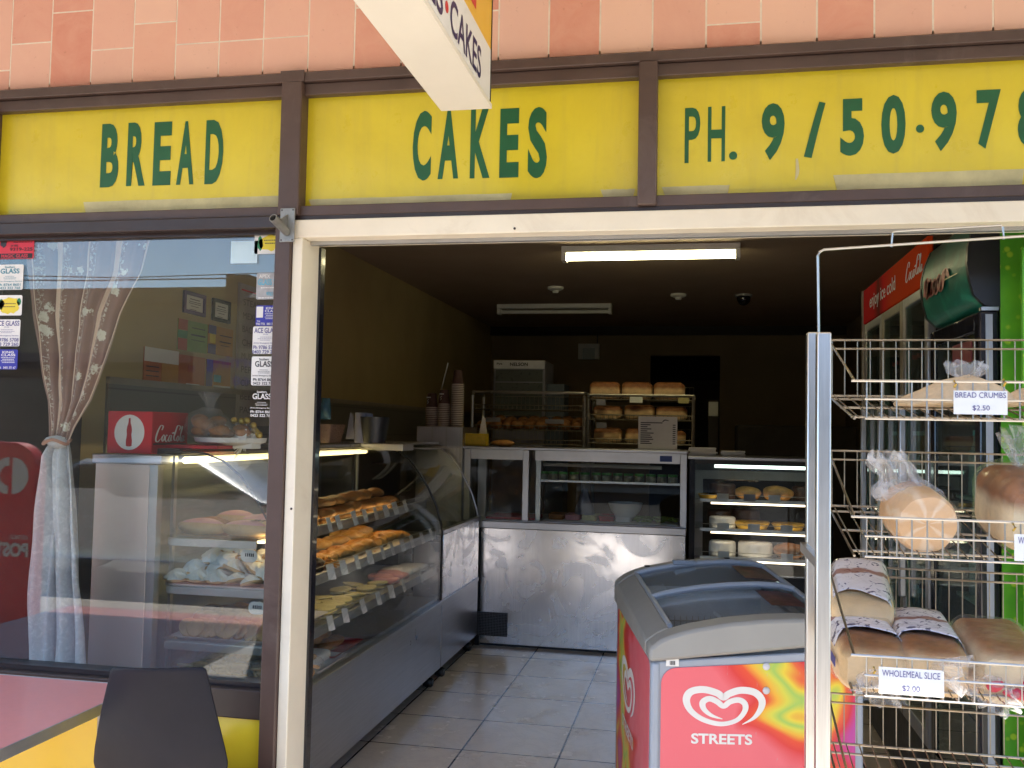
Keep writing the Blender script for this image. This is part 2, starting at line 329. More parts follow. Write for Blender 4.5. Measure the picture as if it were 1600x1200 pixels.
# ------------------------------------------------------------------ mesh builder
class MB:
    def __init__(s): s.v = []; s.f = []; s.uv = None
    def _q(s, a): n = len(s.v); s.v += [Vector(p) for p in a]; return n
    def box(s, x0, x1, y0, y1, z0, z1):
        n = s._q([(x, y, z) for x in (min(x0, x1), max(x0, x1)) for y in (min(y0, y1), max(y0, y1)) for z in (min(z0, z1), max(z0, z1))])
        s.f += [tuple(n+i for i in q) for q in ((0, 1, 3, 2), (4, 6, 7, 5), (0, 4, 5, 1), (2, 3, 7, 6), (0, 2, 6, 4), (1, 5, 7, 3))]; return s
    def obox(s, c, size, ax=(1, 0, 0), ay=(0, 1, 0)):
        ax = Vector(ax).normalized(); ay = Vector(ay); ay = (ay-ax*ay.dot(ax)).normalized(); az = ax.cross(ay); c = Vector(c); h = [t/2 for t in size]
        n = s._q([c+ax*h[0]*i+ay*h[1]*j+az*h[2]*k for i in (-1, 1) for j in (-1, 1) for k in (-1, 1)])
        s.f += [tuple(n+i for i in q) for q in ((0, 1, 3, 2), (4, 6, 7, 5), (0, 4, 5, 1), (2, 3, 7, 6), (0, 2, 6, 4), (1, 5, 7, 3))]; return s
    def loft(s, loops, cap=True, close=True):
        k = len(loops[0]); ns = [s._q(l) for l in loops]
        for a, b in zip(ns, ns[1:]):
            for i in range(k if close else k-1):
                j = (i+1) % k; s.f.append((a+i, a+j, b+j, b+i))
        if cap: s.f.append(tuple(ns[0]+i for i in reversed(range(k)))); s.f.append(tuple(ns[-1]+i for i in range(k)))
        return s
    def prism(s, pts, d):
        d = Vector(d); return s.loft([[Vector(p) for p in pts], [Vector(p)+d for p in pts]])
    def tube(s, pts, r, n=6, cap=True):
        pts = [Vector(p) for p in pts]; loops = []
        for i, p in enumerate(pts):
            t = (pts[min(i+1, len(pts)-1)]-pts[max(i-1, 0)]).normalized()
            a = t.cross(Vector((0, 0, 1)))
            if a.length < .05: a = t.cross(Vector((0, 1, 0)))
            a.normalize(); b = t.cross(a); rr = r[i] if isinstance(r, (list, tuple)) else r
            loops.append([p+a*rr*math.cos(2*math.pi*q/n)+b*rr*math.sin(2*math.pi*q/n) for q in range(n)])
        return s.loft(loops, cap)
    def lathe(s, prof, c=(0, 0, 0), n=20, wob=None):
        c = Vector(c); L = []
        for r, z in prof:
            L.append([c+Vector((r*math.cos(2*math.pi*q/n)*(wob(q/n, z) if wob else 1), r*math.sin(2*math.pi*q/n)*(wob(q/n, z) if wob else 1), z)) for q in range(n)])
        return s.loft(L)
    def ell(s, c, rad, nu=18, nv=10, amp=0, fr=8, flat=None, pw=1, seed=0):
        c = Vector(c); L = []
        for j in range(nv+1):
            th = -math.pi/2+math.pi*(j+.02)/(nv+.04); l = []
            for i in range(nu):
                ph = 2*math.pi*i/nu
                sg = lambda t: math.copysign(abs(t)**pw, t)
                d = Vector((sg(math.cos(ph))*abs(math.cos(th))**pw, sg(math.sin(ph))*abs(math.cos(th))**pw, sg(math.sin(th))))
                p = Vector((d.x*rad[0], d.y*rad[1], d.z*rad[2]))
                if amp: p *= 1+amp*noise.noise(p*fr+Vector((seed, seed*.7, 0)))
                if flat is not None and p.z < flat: p.z = flat
                l.append(c+p)
            L.append(l)
        return s.loft(L)
    def grid(s, fn, nu, nv, uv=False):
        n = len(s.v); us = []
        for j in range(nv+1):
            for i in range(nu+1): s.v.append(Vector(fn(i/nu, j/nv))); us.append((i/nu, j/nv))
        for j in range(nv):
            for i in range(nu):
                a = n+j*(nu+1)+i; s.f.append((a, a+1, a+nu+2, a+nu+1))
        if uv: s.uv = us
        return s
    def add(s, me_v, me_f):
        n = len(s.v); s.v += [Vector(p) for p in me_v]; s.f += [tuple(n+i for i in q) for q in me_f]; return s
    def mesh(s, name, off=Vector((0, 0, 0)), smooth=40):
        me = bpy.data.meshes.new(name); me.from_pydata([tuple(p-off) for p in s.v], [], s.f); me.update()
        bm = bmesh.new(); bm.from_mesh(me); bmesh.ops.recalc_face_normals(bm, faces=bm.faces); bm.to_mesh(me); bm.free()
        if s.uv:
            ul = me.uv_layers.new(name='UVMap')
            for lp in me.loops: ul.data[lp.index].uv = s.uv[lp.vertex_index]
        if smooth:
            me.shade_smooth(); me.set_sharp_from_angle(angle=R_(smooth))
        return me
def root_off(o):
    v = Vector((0, 0, 0))
    while o: v += o.location; o = o.parent
    return v
def tag(o, label, cat, group=None, kind=None):
    if label: o['label'] = label
    if cat: o['category'] = cat
    if group: o['group'] = group
    if kind: o['kind'] = kind
    return o
def mods(o, bev=0, sub=0, sol=0):
    if sol: x = o.modifiers.new('thickness', 'SOLIDIFY'); x.thickness = sol; x.offset = 0
    if bev: x = o.modifiers.new('edges', 'BEVEL'); x.width = bev; x.segments = 2; x.limit_method = 'ANGLE'; x.angle_limit = R_(50)
    if sub: x = o.modifiers.new('round', 'SUBSURF'); x.levels = sub; x.render_levels = sub
    return o
def thing(name, label, cat, loc=(0, 0, 0), group=None, rz=0):
    o = bpy.data.objects.new(name, None); col.objects.link(o); o.location = loc; o.rotation_euler.z = rz
    o.empty_display_size = .05
    return tag(o, label, cat, group)
def part(name, mb, mat, parent, bev=0, sub=0, sol=0, smooth=40, local=False, label=None):
    off = Vector((0, 0, 0)) if local else root_off(parent)
    o = bpy.data.objects.new(name, mb.mesh(name, off, smooth)); col.objects.link(o); o.parent = parent
    o.data.materials.append(M[mat] if isinstance(mat, str) else mat); mods(o, bev, sub, sol)
    if label: o['label'] = label
    return o
def solo(name, mb, mat, label=None, cat=None, group=None, kind=None, bev=0, sub=0, sol=0, smooth=40):
    xs = [p.x for p in mb.v]; ys = [p.y for p in mb.v]; zs = [p.z for p in mb.v]
    c = Vector(((min(xs)+max(xs))/2, (min(ys)+max(ys))/2, min(zs)))
    o = bpy.data.objects.new(name, mb.mesh(name, c, smooth)); col.objects.link(o); o.location = c
    o.data.materials.append(M[mat] if isinstance(mat, str) else mat); mods(o, bev, sub, sol)
    return tag(o, label, cat, group, kind)
def struct(name, mb, mat, **k): return solo(name, mb, mat, kind='structure', **k)
def dup(r, loc, rz=0, label=None, scale=None, tilt=None, group=None):
    c = r.copy(); col.objects.link(c); c.location = loc
    c.rotation_euler = tilt if tilt else (0, 0, rz)
    if scale: c.scale = scale if isinstance(scale, (tuple, list)) else (scale,)*3
    if label: c['label'] = label
    if group: c['group'] = group
    for ch in r.children:
        d = ch.copy(); col.objects.link(d); d.parent = c
        for g in ch.children: e = g.copy(); col.objects.link(e); e.parent = d
    return c
class Batch:
    """first call moves the prototype, later calls copy it"""
    def __init__(s, proto): s.p = proto; s.used = False
    def __call__(s, loc, rz=0, label=None, scale=None, tilt=None, group=None):
        if not s.used:
            s.used = True; o = s.p; o.location = loc; o.rotation_euler = tilt if tilt else (0, 0, rz)
            if scale: o.scale = scale if isinstance(scale, (tuple, list)) else (scale,)*3
            if label: o['label'] = label
            if group: o['group'] = group
            return o
        return dup(s.p, loc, rz, label, scale, tilt, group)
_fc = {}
def glyphs(body, bold=0.0, shear=0.0):
    key = (body, bold, shear)
    if key not in _fc:
        cu = bpy.data.curves.new('txt', 'FONT'); cu.body = body; cu.offset = bold; cu.shear = shear; cu.resolution_u = 4
        o = bpy.data.objects.new('txt', cu); col.objects.link(o)
        me = bpy.data.meshes.new_from_object(o.evaluated_get(bpy.context.evaluated_depsgraph_get()))
        vs = [v.co.copy() for v in me.vertices]; fs = [tuple(p.vertices) for p in me.polygons]
        bpy.data.objects.remove(o); bpy.data.curves.remove(cu); bpy.data.meshes.remove(me)
        if vs:
            x0 = min(v.x for v in vs); x1 = max(v.x for v in vs); y0 = min(v.y for v in vs); y1 = max(v.y for v in vs)
            vs = [((v.x-x0)/(x1-x0), (v.y-y0)/(y1-y0)) for v in vs]
        _fc[key] = (vs, fs)
    return _fc[key]
def text(mb, body, o, right, up, bold=0.0, shear=0.0, lift=.0008):
    """letters filling the parallelogram o + right, up"""
    o = Vector(o); right = Vector(right); up = Vector(up); nrm = right.cross(up).normalized()*lift
    vs, fs = glyphs(body, bold, shear)
    return mb.add([o+right*a+up*b+nrm for a, b in vs], fs)
def rr(x0, x1, z0, z1, r, n=5):
    """rounded rectangle outline"""
    o = []
    for cx, cz, a in ((x1-r, z0+r, -90), (x1-r, z1-r, 0), (x0+r, z1-r, 90), (x0+r, z0+r, 180)):
        for i in range(n+1): t = R_(a+90*i/n); o.append((cx+r*math.cos(t), cz+r*math.sin(t)))
    return o
def ribbon(mb, pts, o, right, up, lift=.001, sub=6):
    """flat stroke through (a, b, width) points, Catmull-Rom"""
    o = Vector(o); right = Vector(right); up = Vector(up); nrm = right.cross(up).normalized()*lift
    P_ = [pts[0]]+list(pts)+[pts[-1]]; q = []
    for i in range(1, len(P_)-2):
        for k in range(sub):
            t = k/sub
            q.append([.5*((2*P_[i][c])+(-P_[i-1][c]+P_[i+1][c])*t+(2*P_[i-1][c]-5*P_[i][c]+4*P_[i+1][c]-P_[i+2][c])*t*t+(-P_[i-1][c]+3*P_[i][c]-3*P_[i+1][c]+P_[i+2][c])*t**3) for c in range(3)])
    q.append(list(pts[-1]))
    A = []; B = []
    for i, p in enumerate(q):
        a = q[max(i-1, 0)]; b = q[min(i+1, len(q)-1)]; d = Vector((b[0]-a[0], b[1]-a[1])); d.normalize()
        n = Vector((-d.y, d.x))*max(p[2], .002)/2
        A.append(o+right*(p[0]+n.x)+up*(p[1]+n.y)+nrm); B.append(o+right*(p[0]-n.x)+up*(p[1]-n.y)+nrm)
    k = len(mb.v); mb.v += A+B; L = len(A)
    for i in range(L-1): mb.f.append((k+i, k+i+1, k+L+i+1, k+L+i))
    return mb

# ================================================================== SETTING
Z = Vector((0, 0, 1)); X = Vector((1, 0, 0)); Y = Vector((0, 1, 0))
PV = -.10                                    # footpath level; the shop floor is z = 0
struct('ground', MB().box(-90, 90, -90, -22, PV-.35, PV-.16), 'asphalt')
struct('road', MB().box(-60, 60, -17, -4.6, PV-.35, PV-.14), 'asphalt')
struct('far_footpath', MB().box(-60, 60, -22, -17, PV-.35, PV), 'concrete', bev=.02)
struct('pavement', MB().box(-60, 60, -4.6, -.10, PV-.35, PV), 'concrete', bev=.02)
struct('floor', MB().box(-2.5, 1.65, -.10, 8.4, -.25, 0), 'floor')
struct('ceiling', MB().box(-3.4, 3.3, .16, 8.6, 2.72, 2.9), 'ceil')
struct('wall_left', MB().box(-2.62, -2.5, .13, 8.4, PV, 2.72), 'wallc')
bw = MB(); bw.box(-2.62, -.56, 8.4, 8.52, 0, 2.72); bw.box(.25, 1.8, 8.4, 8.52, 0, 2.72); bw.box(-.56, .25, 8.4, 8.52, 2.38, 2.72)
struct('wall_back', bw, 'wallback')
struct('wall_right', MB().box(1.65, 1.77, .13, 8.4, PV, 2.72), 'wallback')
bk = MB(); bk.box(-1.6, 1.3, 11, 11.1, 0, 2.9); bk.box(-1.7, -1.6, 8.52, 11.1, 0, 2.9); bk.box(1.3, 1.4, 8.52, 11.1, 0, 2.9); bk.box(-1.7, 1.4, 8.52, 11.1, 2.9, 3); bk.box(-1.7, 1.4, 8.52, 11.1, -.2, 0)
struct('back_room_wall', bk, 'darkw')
struct('cornice', MB().box(-2.5, 1.65, 8.32, 8.4, 2.62, 2.72), 'darkw')
struct('added_wall_board_left', MB().box(-2.5, -2.47, .17, .64, PV, 2.71), P('added_dark_board', (.045, .032, .034), .7))  # dark board added so the red post sign's reflection shows against it
sp = MB(); sp.box(-2.5, -2.488, .83, 8.39, .0, 1.62)
struct('splashback_tiles', sp, 'greytile')
struct('tile_capping', MB().box(-2.5, -2.482, .83, 8.38, 1.62, 1.65), P('capping_strip', (.3, .26, .2), .5))

# ------------------------------------------------------------------ shopfront
wall = thing('tiled_facade', 'salmon pink ceramic tiles on the shop wall above the yellow signs', 'wall', (0, .06, 2.58))
gm = MB(); gm.box(-4.2, 3.4, -.0025, .16, 2.60, 4.3)
part('grout', gm, 'grout', wall)
tm = MB(); pw = .1567; phr = .313; g = .0028
for i in range(-14, 22):
    x0 = -2.181+pw*i; z = 2.588; off = random.choice((.07, .12, .16, .2, .26, .31, .23)); first = True
    while z < 4.2:
        h = off if first else random.choice((phr, phr, phr, phr/2)); first = False
        tm.box(x0+g, x0+pw-g, -.004+random.uniform(-.0006, .0006), .002, z+g, z+h-g); z += h
part('tile', tm, 'tile', wall, label='salmon ceramic tiles with pale joints')
part('plaster_bead', MB().box(-4.2, 3.4, -.006, .012, 2.577, 2.588), 'white', wall)

fr = thing('sign_frame', 'brown painted timber frame holding the three yellow signs', 'frame', (-.7, .05, 2.1))
XS = [(-2.372, -1.311), (-1.241, -.18), (-.125, 1.10)]          # the three sign openings
ZB, ZT = 2.15, 2.508
part('rail', MB().box(-4.2, 3.3, -.035, .09, 2.547, 2.577), 'brown', fr, bev=.003)
part('rail', MB().box(-4.2, 3.3, -.018, .09, ZT, 2.546), 'brown', fr, bev=.003)
part('rail', MB().box(-4.2, 3.3, -.022, .09, 2.118, ZB), 'brown', fr, bev=.003)
part('rail', MB().box(-4.2, -1.262, -.036, .09, 2.078, 2.117), 'dbrown', fr, bev=.003)
part('rail', MB().box(-1.262, 3.3, -.02, .09, 2.104, 2.1175), 'dbrown', fr)
for a, b in ((-2.44, -2.372), (-1.311, -1.241), (-.18, -.125), (1.10, 1.17)):
    part('mullion', MB().box(a, b, -.042, .088, 2.1185 if a > -1.5 else 2.118, 2.5465), 'brown', fr, bev=.004)
part('post', MB().box(-1.315, -1.262, -.044, .085, PV, 2.1), 'brown', fr, bev=.004)
part('cap_strip', MB().box(-1.316, -1.236, -.040, -.035, 2.546, 2.582), 'brown', fr)

SG = 'yellow fascia signs above the shopfront'
def fascia(k, label):
    a, b = XS[k]
    t = thing('fascia_sign', label, 'sign', ((a+b)/2, .03, ZB), SG)
    part('panel', MB().box(a, b, .012, .03, ZB, ZT), 'yellow', t)
    return t
def letters(t, items, y=.0115, bold=.04):
    for ch, x0, x1, y0, y1 in items:
        a = at(x0, y1, y=y); b = at(x1, y1, y=y); c = at(x0, y0, y=y)
        d = at(x1, y0, y=y)
        ww = ((b.x-a.x)+(d.x-c.x))/2; h = ((c.z-a.z)+(d.z-b.z))/2
        mb = MB(); text(mb, ch, (a.x*.5+c.x*.5, y, a.z), (ww, 0, 0), (0, 0, h), .012 if ch in 'PH' else bold, 0)
        part('letter', mb, 'green', t, smooth=0)
s1 = fascia(0, 'yellow sign panel with green letters BREAD')
letters(s1, [('B', 158, 186, 194, 293), ('R', 199, 228, 192, 291), ('E', 240, 268, 191, 290), ('A', 277, 304, 190, 289), ('D', 321, 349, 188, 288)])
s2 = fascia(1, 'yellow sign panel with green letters CAKES')
letters(s2, [('C', 645, 674, 174, 283), ('A', 685, 717, 172, 280), ('K', 735, 766, 171, 279), ('E', 781, 811, 170, 278), ('S', 825, 855, 168, 279)])
s3 = fascia(2, 'yellow sign panel with green phone number PH. 9/50-978')
letters(s3, [('P', 1070, 1094, 169, 255), ('H', 1106, 1133, 167, 253), ('.', 1139, 1152, 237, 250), ('9', 1190, 1226, 162, 251), ('5', 1313, 1350, 155, 244), ('0', 1377, 1415, 149, 241), ('9', 1455, 1495, 144, 237), ('7', 1526, 1564, 141, 233), ('8', 1590, 1628, 138, 230), ('.', 1431, 1444, 195, 208)])
mb = MB()
ribbon(mb, [(at(1262, 246, y=.011).x, at(1262, 246, y=.011).z, .022), (at(1275, 195, y=.011).x, at(1275, 195, y=.011).z, .02), (at(1285, 160, y=.011).x, at(1285, 160, y=.011).z, .018)], (0, .0112, 0), (1, 0, 0), (0, 0, 1))
part('slash', mb, 'green', s3, smooth=0)
def paste(t, px):       # ragged strips of old tape along the sign's lower edge
    x0, x1, y0, y1 = px; mb = MB(); a = at(x0, y1, y=.011); b = at(x1, y0, y=.011); n = 18
    top = []; 
    for i in range(n+1):
        f = i/n; top.append((a.x+(b.x-a.x)*f, .0108, a.z+(b.z-a.z)*(.9+.1*noise.noise((f*6, x0, 0)))))
    loop = [(a.x+.012, .0108, ZB+.001)]+top+[(b.x-.006, .0108, ZB+.001)]
    mb.prism(loop, (0, .0012, 0)); part('tape_remnant', mb, 'oldtape', t, smooth=0)
paste(s1, (130, 440, 305, 322)); paste(s2, (482, 800, 301, 319)); paste(s2, (938, 992, 293, 313)); paste(s3, (1034, 1140, 287, 308)); paste(s3, (1302, 1600, 262, 290))
s4 = MB()   # a pale scrape under the slash
ribbon(s4, [(at(1245, 248, y=.011).x, at(1245, 248, y=.011).z, .006), (at(1246, 268, y=.011).x, at(1246, 268, y=.011).z, .01), (at(1243, 281, y=.011).x, at(1243, 281, y=.011).z, .004)], (0, .0111, 0), (1, 0, 0), (0, 0, 1))
part('scrape', s4, 'oldtape', s3, smooth=0)

df = thing('door_frame', 'cream painted frame around the open shop doorway', 'door frame', (-1.2, .03, 0))
part('header', MB().box(-1.262, 3.3, -.03, .12, 2.046, 2.1035), 'cream', df, bev=.003)
part('jamb', MB().box(-1.261, -1.2275, -.03, .12, PV, 2.0455), 'cream', df, bev=.003)
part('jamb', MB().box(2.1, 2.17, -.03, .12, PV, 2.0455), 'cream', df, bev=.003)
part('track', MB().box(-1.2270, 2.1, .03, .05, 2.034, 2.0455), 'alu', df)
part('door_seal', MB().box(-1.2274, -1.219, .10, .135, 0, 2.04), 'blackgloss', df)
part('screw', MB().ell(at(455, 795, y=-.031), (.004, .002, .004), 8, 4), 'dbrown', df)
part('screw', MB().ell(at(804, 357, y=-.031), (.004, .002, .004), 8, 4), 'dbrown', df)

rw = MB().box(2.17, 3.4, -.02, .12, PV, 2.046)
tag(solo('pier', rw, 'brown'), 'brown pier at the far right of the shopfront, outside the doorway', 'pier')
lw = MB().box(-4.2, -3.3, -.02, .12, PV, 2.078)
tag(solo('pier', lw, 'brown'), 'brown pier at the far left of the shopfront, left of the window', 'pier')

win = thing('shop_window', 'large shopfront window left of the doorway with stickers on its glass', 'window', (-2.3, .03, .54))
part('glass', MB().box(-3.3, -1.316, .02, .026, .645, 2.077), 'glass', win)
part('sill', MB().box(-3.3, -1.3155, -.03, .12, .54, .63), 'dbrown', win, bev=.004)
part('bead', MB().box(-3.3, -1.3155, .0, .05, .631, .645), 'dbrown', win)
part('bead', MB().box(-3.3, -1.3155, .0, .05, 2.066, 2.0775), 'dbrown', win)
tag(solo('dado_panel', MB().box(-3.3, -1.3155, -.012, .1, PV, .5395), 'yellowdado'), 'glossy yellow panel below the shop window sill', 'panel')
hs = MB().box(-3.3, -2.5, .13, .16, PV, 2.72)

# ------------------------------------------------------------------ blade sign under the awning
bl = thing('hanging_sign', 'cream boxed sign hanging over the doorway with CAKES in purple', 'sign', (-.61, -.8, 2.31))
bx0, bx1, by0, by1, bz0, bz1 = -.69, -.553, -2.0, -.36, 2.31, 2.92
part('casing', MB().box(bx0, bx1, by0, by1, bz0, bz1), 'bladewhite', bl, bev=.003)
part('bracket', MB().box(-.63, -.61, -1.8, -1.77, bz1, 3.0), 'galv', bl)
part('bracket', MB().box(-.63, -.61, -.7, -.67, bz1, 3.0), 'galv', bl)
fx = bx1+.0015
part('face', MB().box(bx1-.002, fx, by0+.03, by1-.016, bz0+.018, bz0+.155), 'white', bl)
part('face', MB().box(bx1-.002, fx, by0+.03, by1-.016, bz0+.155, bz1-.02), 'orangey', bl, label='amber upper part of the sign face')
part('edge_trim', MB().box(bx1-.002, fx+.002, by1-.016, by1-.011, bz0+.016, bz1-.02), 'black', bl)
part('edge_trim', MB().box(bx1-.002, fx+.003, by0+.01, by1-.002, bz0, bz0+.012), 'bladewhite', bl)
mb = MB(); text(mb, 'CAKES', (fx, -.785, bz0+.03), (0, .30, 0), (0, 0, .082), .015)
part('lettering', mb, 'navy', bl, smooth=0); mb = MB(); text(mb, 'ES', (fx, -.955, bz0+.03), (0, .11, 0), (0, 0, .082), .015)
part('lettering', mb, 'navy', bl, smooth=0)
mb = MB(); k = len(mb.v)
mb.prism([(fx+.0005, -.815+.013*math.cos(t*.5236), bz0+.07+.013*math.sin(t*.5236)) for t in range(12)], (.0006, 0, 0))
text(mb, 'T', (fx, -.70, bz0+.185), (0, .24, 0), (0, 0, .32), .03)
part('red_lettering', mb, 'redp', bl, smooth=0)

aw = thing('awning', 'white lined awning over the footpath above the shopfront', 'awning', (0, -1.3, 3.0))
part('lining', MB().box(-9, -.55, -2.55, -.02, 3.0, 3.06), 'awn', aw); part('lining', MB().box(-.549, 9, -2.355, -.02, 3.0, 3.06), 'awn', aw)  # unseen; white to bounce light, right part shortened so sun reaches the bread stand
part('fascia_board', MB().box(-9, -.55, -2.62, -2.551, 2.93, 3.3), 'cream', aw); part('fascia_board', MB().box(-.549, 9, -2.425, -2.356, 2.93, 3.3), 'cream', aw)

# flag pole socket on the post
fs = thing('pole_socket', 'grey metal flag pole socket screwed to the brown post', 'bracket', at(449, 350, y=-.045))
a = at(439, 326, y=-.046); b = at(460, 378, y=-.046)
part('plate', MB().box(a.x, b.x, -.05, -.0445, b.z, a.z), 'galv', fs, bev=.001)
c0 = at(452, 343, y=-.05); c1 = at(431, 346, y=-.115)
mb = MB(); p0 = Vector(((a.x+b.x)/2, -.05, (a.z+b.z)/2-.022)); p1 = p0+Vector((-.012, -.075, .028))
L = []
for rad, p in ((.0135, p0), (.0135, p1), (.0105, p1), (.0105, p0+Vector((-.002, -.012, .004)))):
    d = (p1-p0).normalized(); u = d.cross(Z).normalized(); v = d.cross(u)
    L.append([p+u*rad*math.cos(q*.3927)+v*rad*math.sin(q*.3927) for q in range(16)])
mb.loft(L); part('socket', mb, 'galv', fs)
mb = MB()
mb.prism([(p0.x-.002, p0.y, p0.z+.055), (p0.x-.002, p0.y, p0.z+.012), (p0.x-.006, p0.y-.05, p0.z+.026)], (.004, 0, 0)); part('rib', mb, 'galv', fs)
for ex, ez in ((.006, .006), (-.006+b.x-a.x, .006), (.006, a.z-b.z-.006), (b.x-a.x-.006, a.z-b.z-.006)):
    part('screw', MB().ell((a.x+ex, -.0505, b.z+ez), (.0028, .0018, .0028), 8, 4), 'dbrown', fs)

# ------------------------------------------------------------------ stickers on the glass
STG = 'glazier stickers on the shop window'
def sticker(px, base, label, lines, group=None, print_='ink', r=.006, extra=None, clear=False):
    """px: x0,x1,y0,y1 on the glass; lines: (text or None, fx0, fx1, fy0, fy1, ink)"""
    x0, x1, y0, y1 = px; y = .0185
    A = at(x0, y1, y=y); B = at(x1, y0, y=y); ww, hh = B.x-A.x, B.z-A.z
    t = thing('window_sticker', label, 'sticker', (A.x+ww/2, y, A.z), STG)
    if not clear:
        mb = MB(); mb.prism([(p[0], y, p[1]) for p in rr(A.x, B.x, A.z, B.z, min(r, hh*.2))], (0, .0012, 0)); part('backing', mb, base, t, smooth=0)
    inks = {}
    for body, a0, a1, b0, b1, ink in lines:
        mb = inks.setdefault(ink or print_, MB()); o = (A.x+ww*a0, y, A.z+hh*(1-b1)); R = (ww*(a1-a0), 0, 0); U = (0, 0, hh*(b1-b0))
        if body is None: mb.prism([(o[0], y-.0006, o[2]), (o[0]+R[0], y-.0006, o[2]), (o[0]+R[0], y-.0006, o[2]+U[2]), (o[0], y-.0006, o[2]+U[2])], (0, .0003, 0))
        elif body == '~':        # a line of small print: short dashes
            q = 0
            while q < 1:
                e = min(1, q+random.uniform(.06, .17)); zz = o[2]
                mb.prism([(o[0]+R[0]*q, y-.0006, zz), (o[0]+R[0]*e, y-.0006, zz), (o[0]+R[0]*e, y-.0006, zz+U[2]), (o[0]+R[0]*q, y-.0006, zz+U[2])], (0, .0003, 0)); q = e+.03
        elif body == '*':        # leafy splash
            pts = []
            for i in range(22):
                an = i*2*math.pi/22; rd = .5*(.85+.3*random.random()); pts.append((o[0]+R[0]*(.5+rd*math.cos(an)), y-.0005, o[2]+U[2]*(.5+rd*math.sin(an))))
            mb.prism(pts, (0, .0002, 0))
        else: text(mb, body, o, R, U, .02, 0, .0008)
    for i, (ink, mb) in enumerate(inks.items()): part('print', mb, ink, t, smooth=0)
    return t
M['pinkred'] = P('red_sticker', (.72, .035, .06), .5, var=.08); M['stickyel'] = P('yellow_sticker_print', (.78, .62, .04), .5, var=.1)
M['stickblue'] = P('royal_blue_sticker', (.03, .03, .34), .45, var=.1); M['tealp'] = P('teal_print', (.05, .25, .33), .5); M['leafp'] = P('leaf_print', (.03, .22, .08), .5)
M['paleblue'] = P('pale_blue_film', (.55, .72, .80), .4, var=.06); M['greyfilm'] = P('worn_grey_film', (.42, .42, .43), .55, var=.3, scale=40); M['lightp'] = P('sky_blue_print', (.10, .45, .62), .5)
M['bpurple'] = P('faded_purple_print', (.10, .09, .26), .5)
GLS = lambda ink='ink': [('Southern', .3, .68, .06, .14, ink), ('GLASS', .14, .86, .16, .36, ink), ('~', .32, .66, .46, .475, ink), ('~', .26, .74, .52, .535, ink), ('~', .28, .72, .565, .58, ink), ('24 hrs Emergency Service', .05, .97, .64, .70, ink), ('Ph 8764 8601', .08, .92, .75, .85, ink), ('0423 322 768', .08, .92, .88, .98, ink)]
ACE = [('ACE GLASS', .06, .97, .05, .24, 'bpurple'), ('PTY LTD', .42, .6, .27, .31, 'bpurple'), ('~', .3, .75, .38, .395, 'bpurple'), ('~', .2, .8, .44, .455, 'bpurple'), ('~', .3, .7, .49, .505, 'bpurple'), ('24 hrs Emergency Service', .04, .96, .58, .64, 'bpurple'), ('Ph 9786 5708', .04, .97, .69, .83, 'bpurple'), ('0403 729 260', .0, .97, .86, .99, 'bpurple')]
KING = [(None, .03, .32, .06, .6, 'white'), ('*', .07, .28, .18, .45, 'ink'), ('KING', .44, .86, .08, .2, 'white'), ('CLASS', .4, .92, .22, .34, 'white'), ('~', .4, .9, .40, .43, 'white'), ('~', .45, .88, .48, .51, 'white'), ('~', .4, .9, .56, .59, 'white'), ('~', .44, .9, .64, .67, 'white'), ('Tel', .06, .2, .74, .81, 'white'), ('9763 7736', .04, .42, .85, .97, 'white'), ('0401 371 67', .5, .95, .85, .97, 'white')]
sticker((-6, 54, 366, 405), 'pinkred', 'red glazier sticker with black print, top of the window\'s left column', [(None, .05, .97, .02, .1, 'ink'), ('*', .1, .27, .12, .52, 'dbrown'), ('~', .5, .95, .2, .23, 'ink'), ('~', .45, .95, .3, .33, 'ink'), ('24 HRS', .38, .58, .42, .5, 'ink'), ('9319-225', .36, .97, .54, .68, 'ink'), (None, .0, .97, .78, .98, 'ink'), ('MAGIC GLASS', .14, .85, .81, .95, 'pinkred')])
sticker((-6, 37, 413, 453), 'white', 'white GLASS sticker below the red one at the window\'s left edge', GLS('tealp'))
sticker((-6, 35, 461, 493), 'white', 'white sticker with yellow leafy print in the window\'s left column', [('*', .05, .3, .2, .7, 'leafp'), ('*', .8, .97, .15, .5, 'leafp'), ('*', .14, .9, .1, .92, 'stickyel'), ('~', .25, .75, .4, .44, 'dbrown'), ('~', .25, .75, .55, .59, 'dbrown')])
sticker((-12, 32, 499, 541), 'white', 'white ACE GLASS sticker in the window\'s left column', ACE)
sticker((-16, 28, 546, 577), 'stickblue', 'royal blue sticker at the foot of the window\'s left column', KING)
sticker((397, 440, 362, 397), 'white', 'white sticker with yellow leafy print, top right of the window', [('*', .12, .32, .2, .85, 'leafp'), ('*', .85, .97, .1, .5, 'leafp'), ('*', .2, .95, .12, .85, 'stickyel'), ('~', .36, .86, .36, .40, 'dbrown'), ('~', .4, .8, .5, .54, 'dbrown')])
sticker((360, 403, 376, 412), 'paleblue', 'blank pale blue square sticker on the window\'s upper right', [], r=.002)
sticker((400, 437, 426, 468), 'greyfilm', 'worn grey see-through GLASS sticker in the right column', [('APEX', .1, .6, .06, .2, 'white'), ('GLASS 24', .06, .96, .24, .46, 'lightp'), ('~', .2, .9, .54, .58, 'white'), ('9763 863', .45, .97, .72, .86, 'lightp'), ('~', .1, .9, .92, .96, 'white')])
sticker((399, 436, 477, 509), 'stickblue', 'royal blue sticker with small white picture in the right column', KING)
sticker((394, 435, 510, 553), 'white', 'white ACE GLASS sticker below the blue one in the right column', ACE)
sticker((392, 433, 557, 602), 'white', 'white GLASS sticker below the ACE one in the right column', GLS())
sticker((388, 430, 608, 652), 'ink', 'white GLASS print with no backing, lowest in the right column', GLS('white'), clear=True)

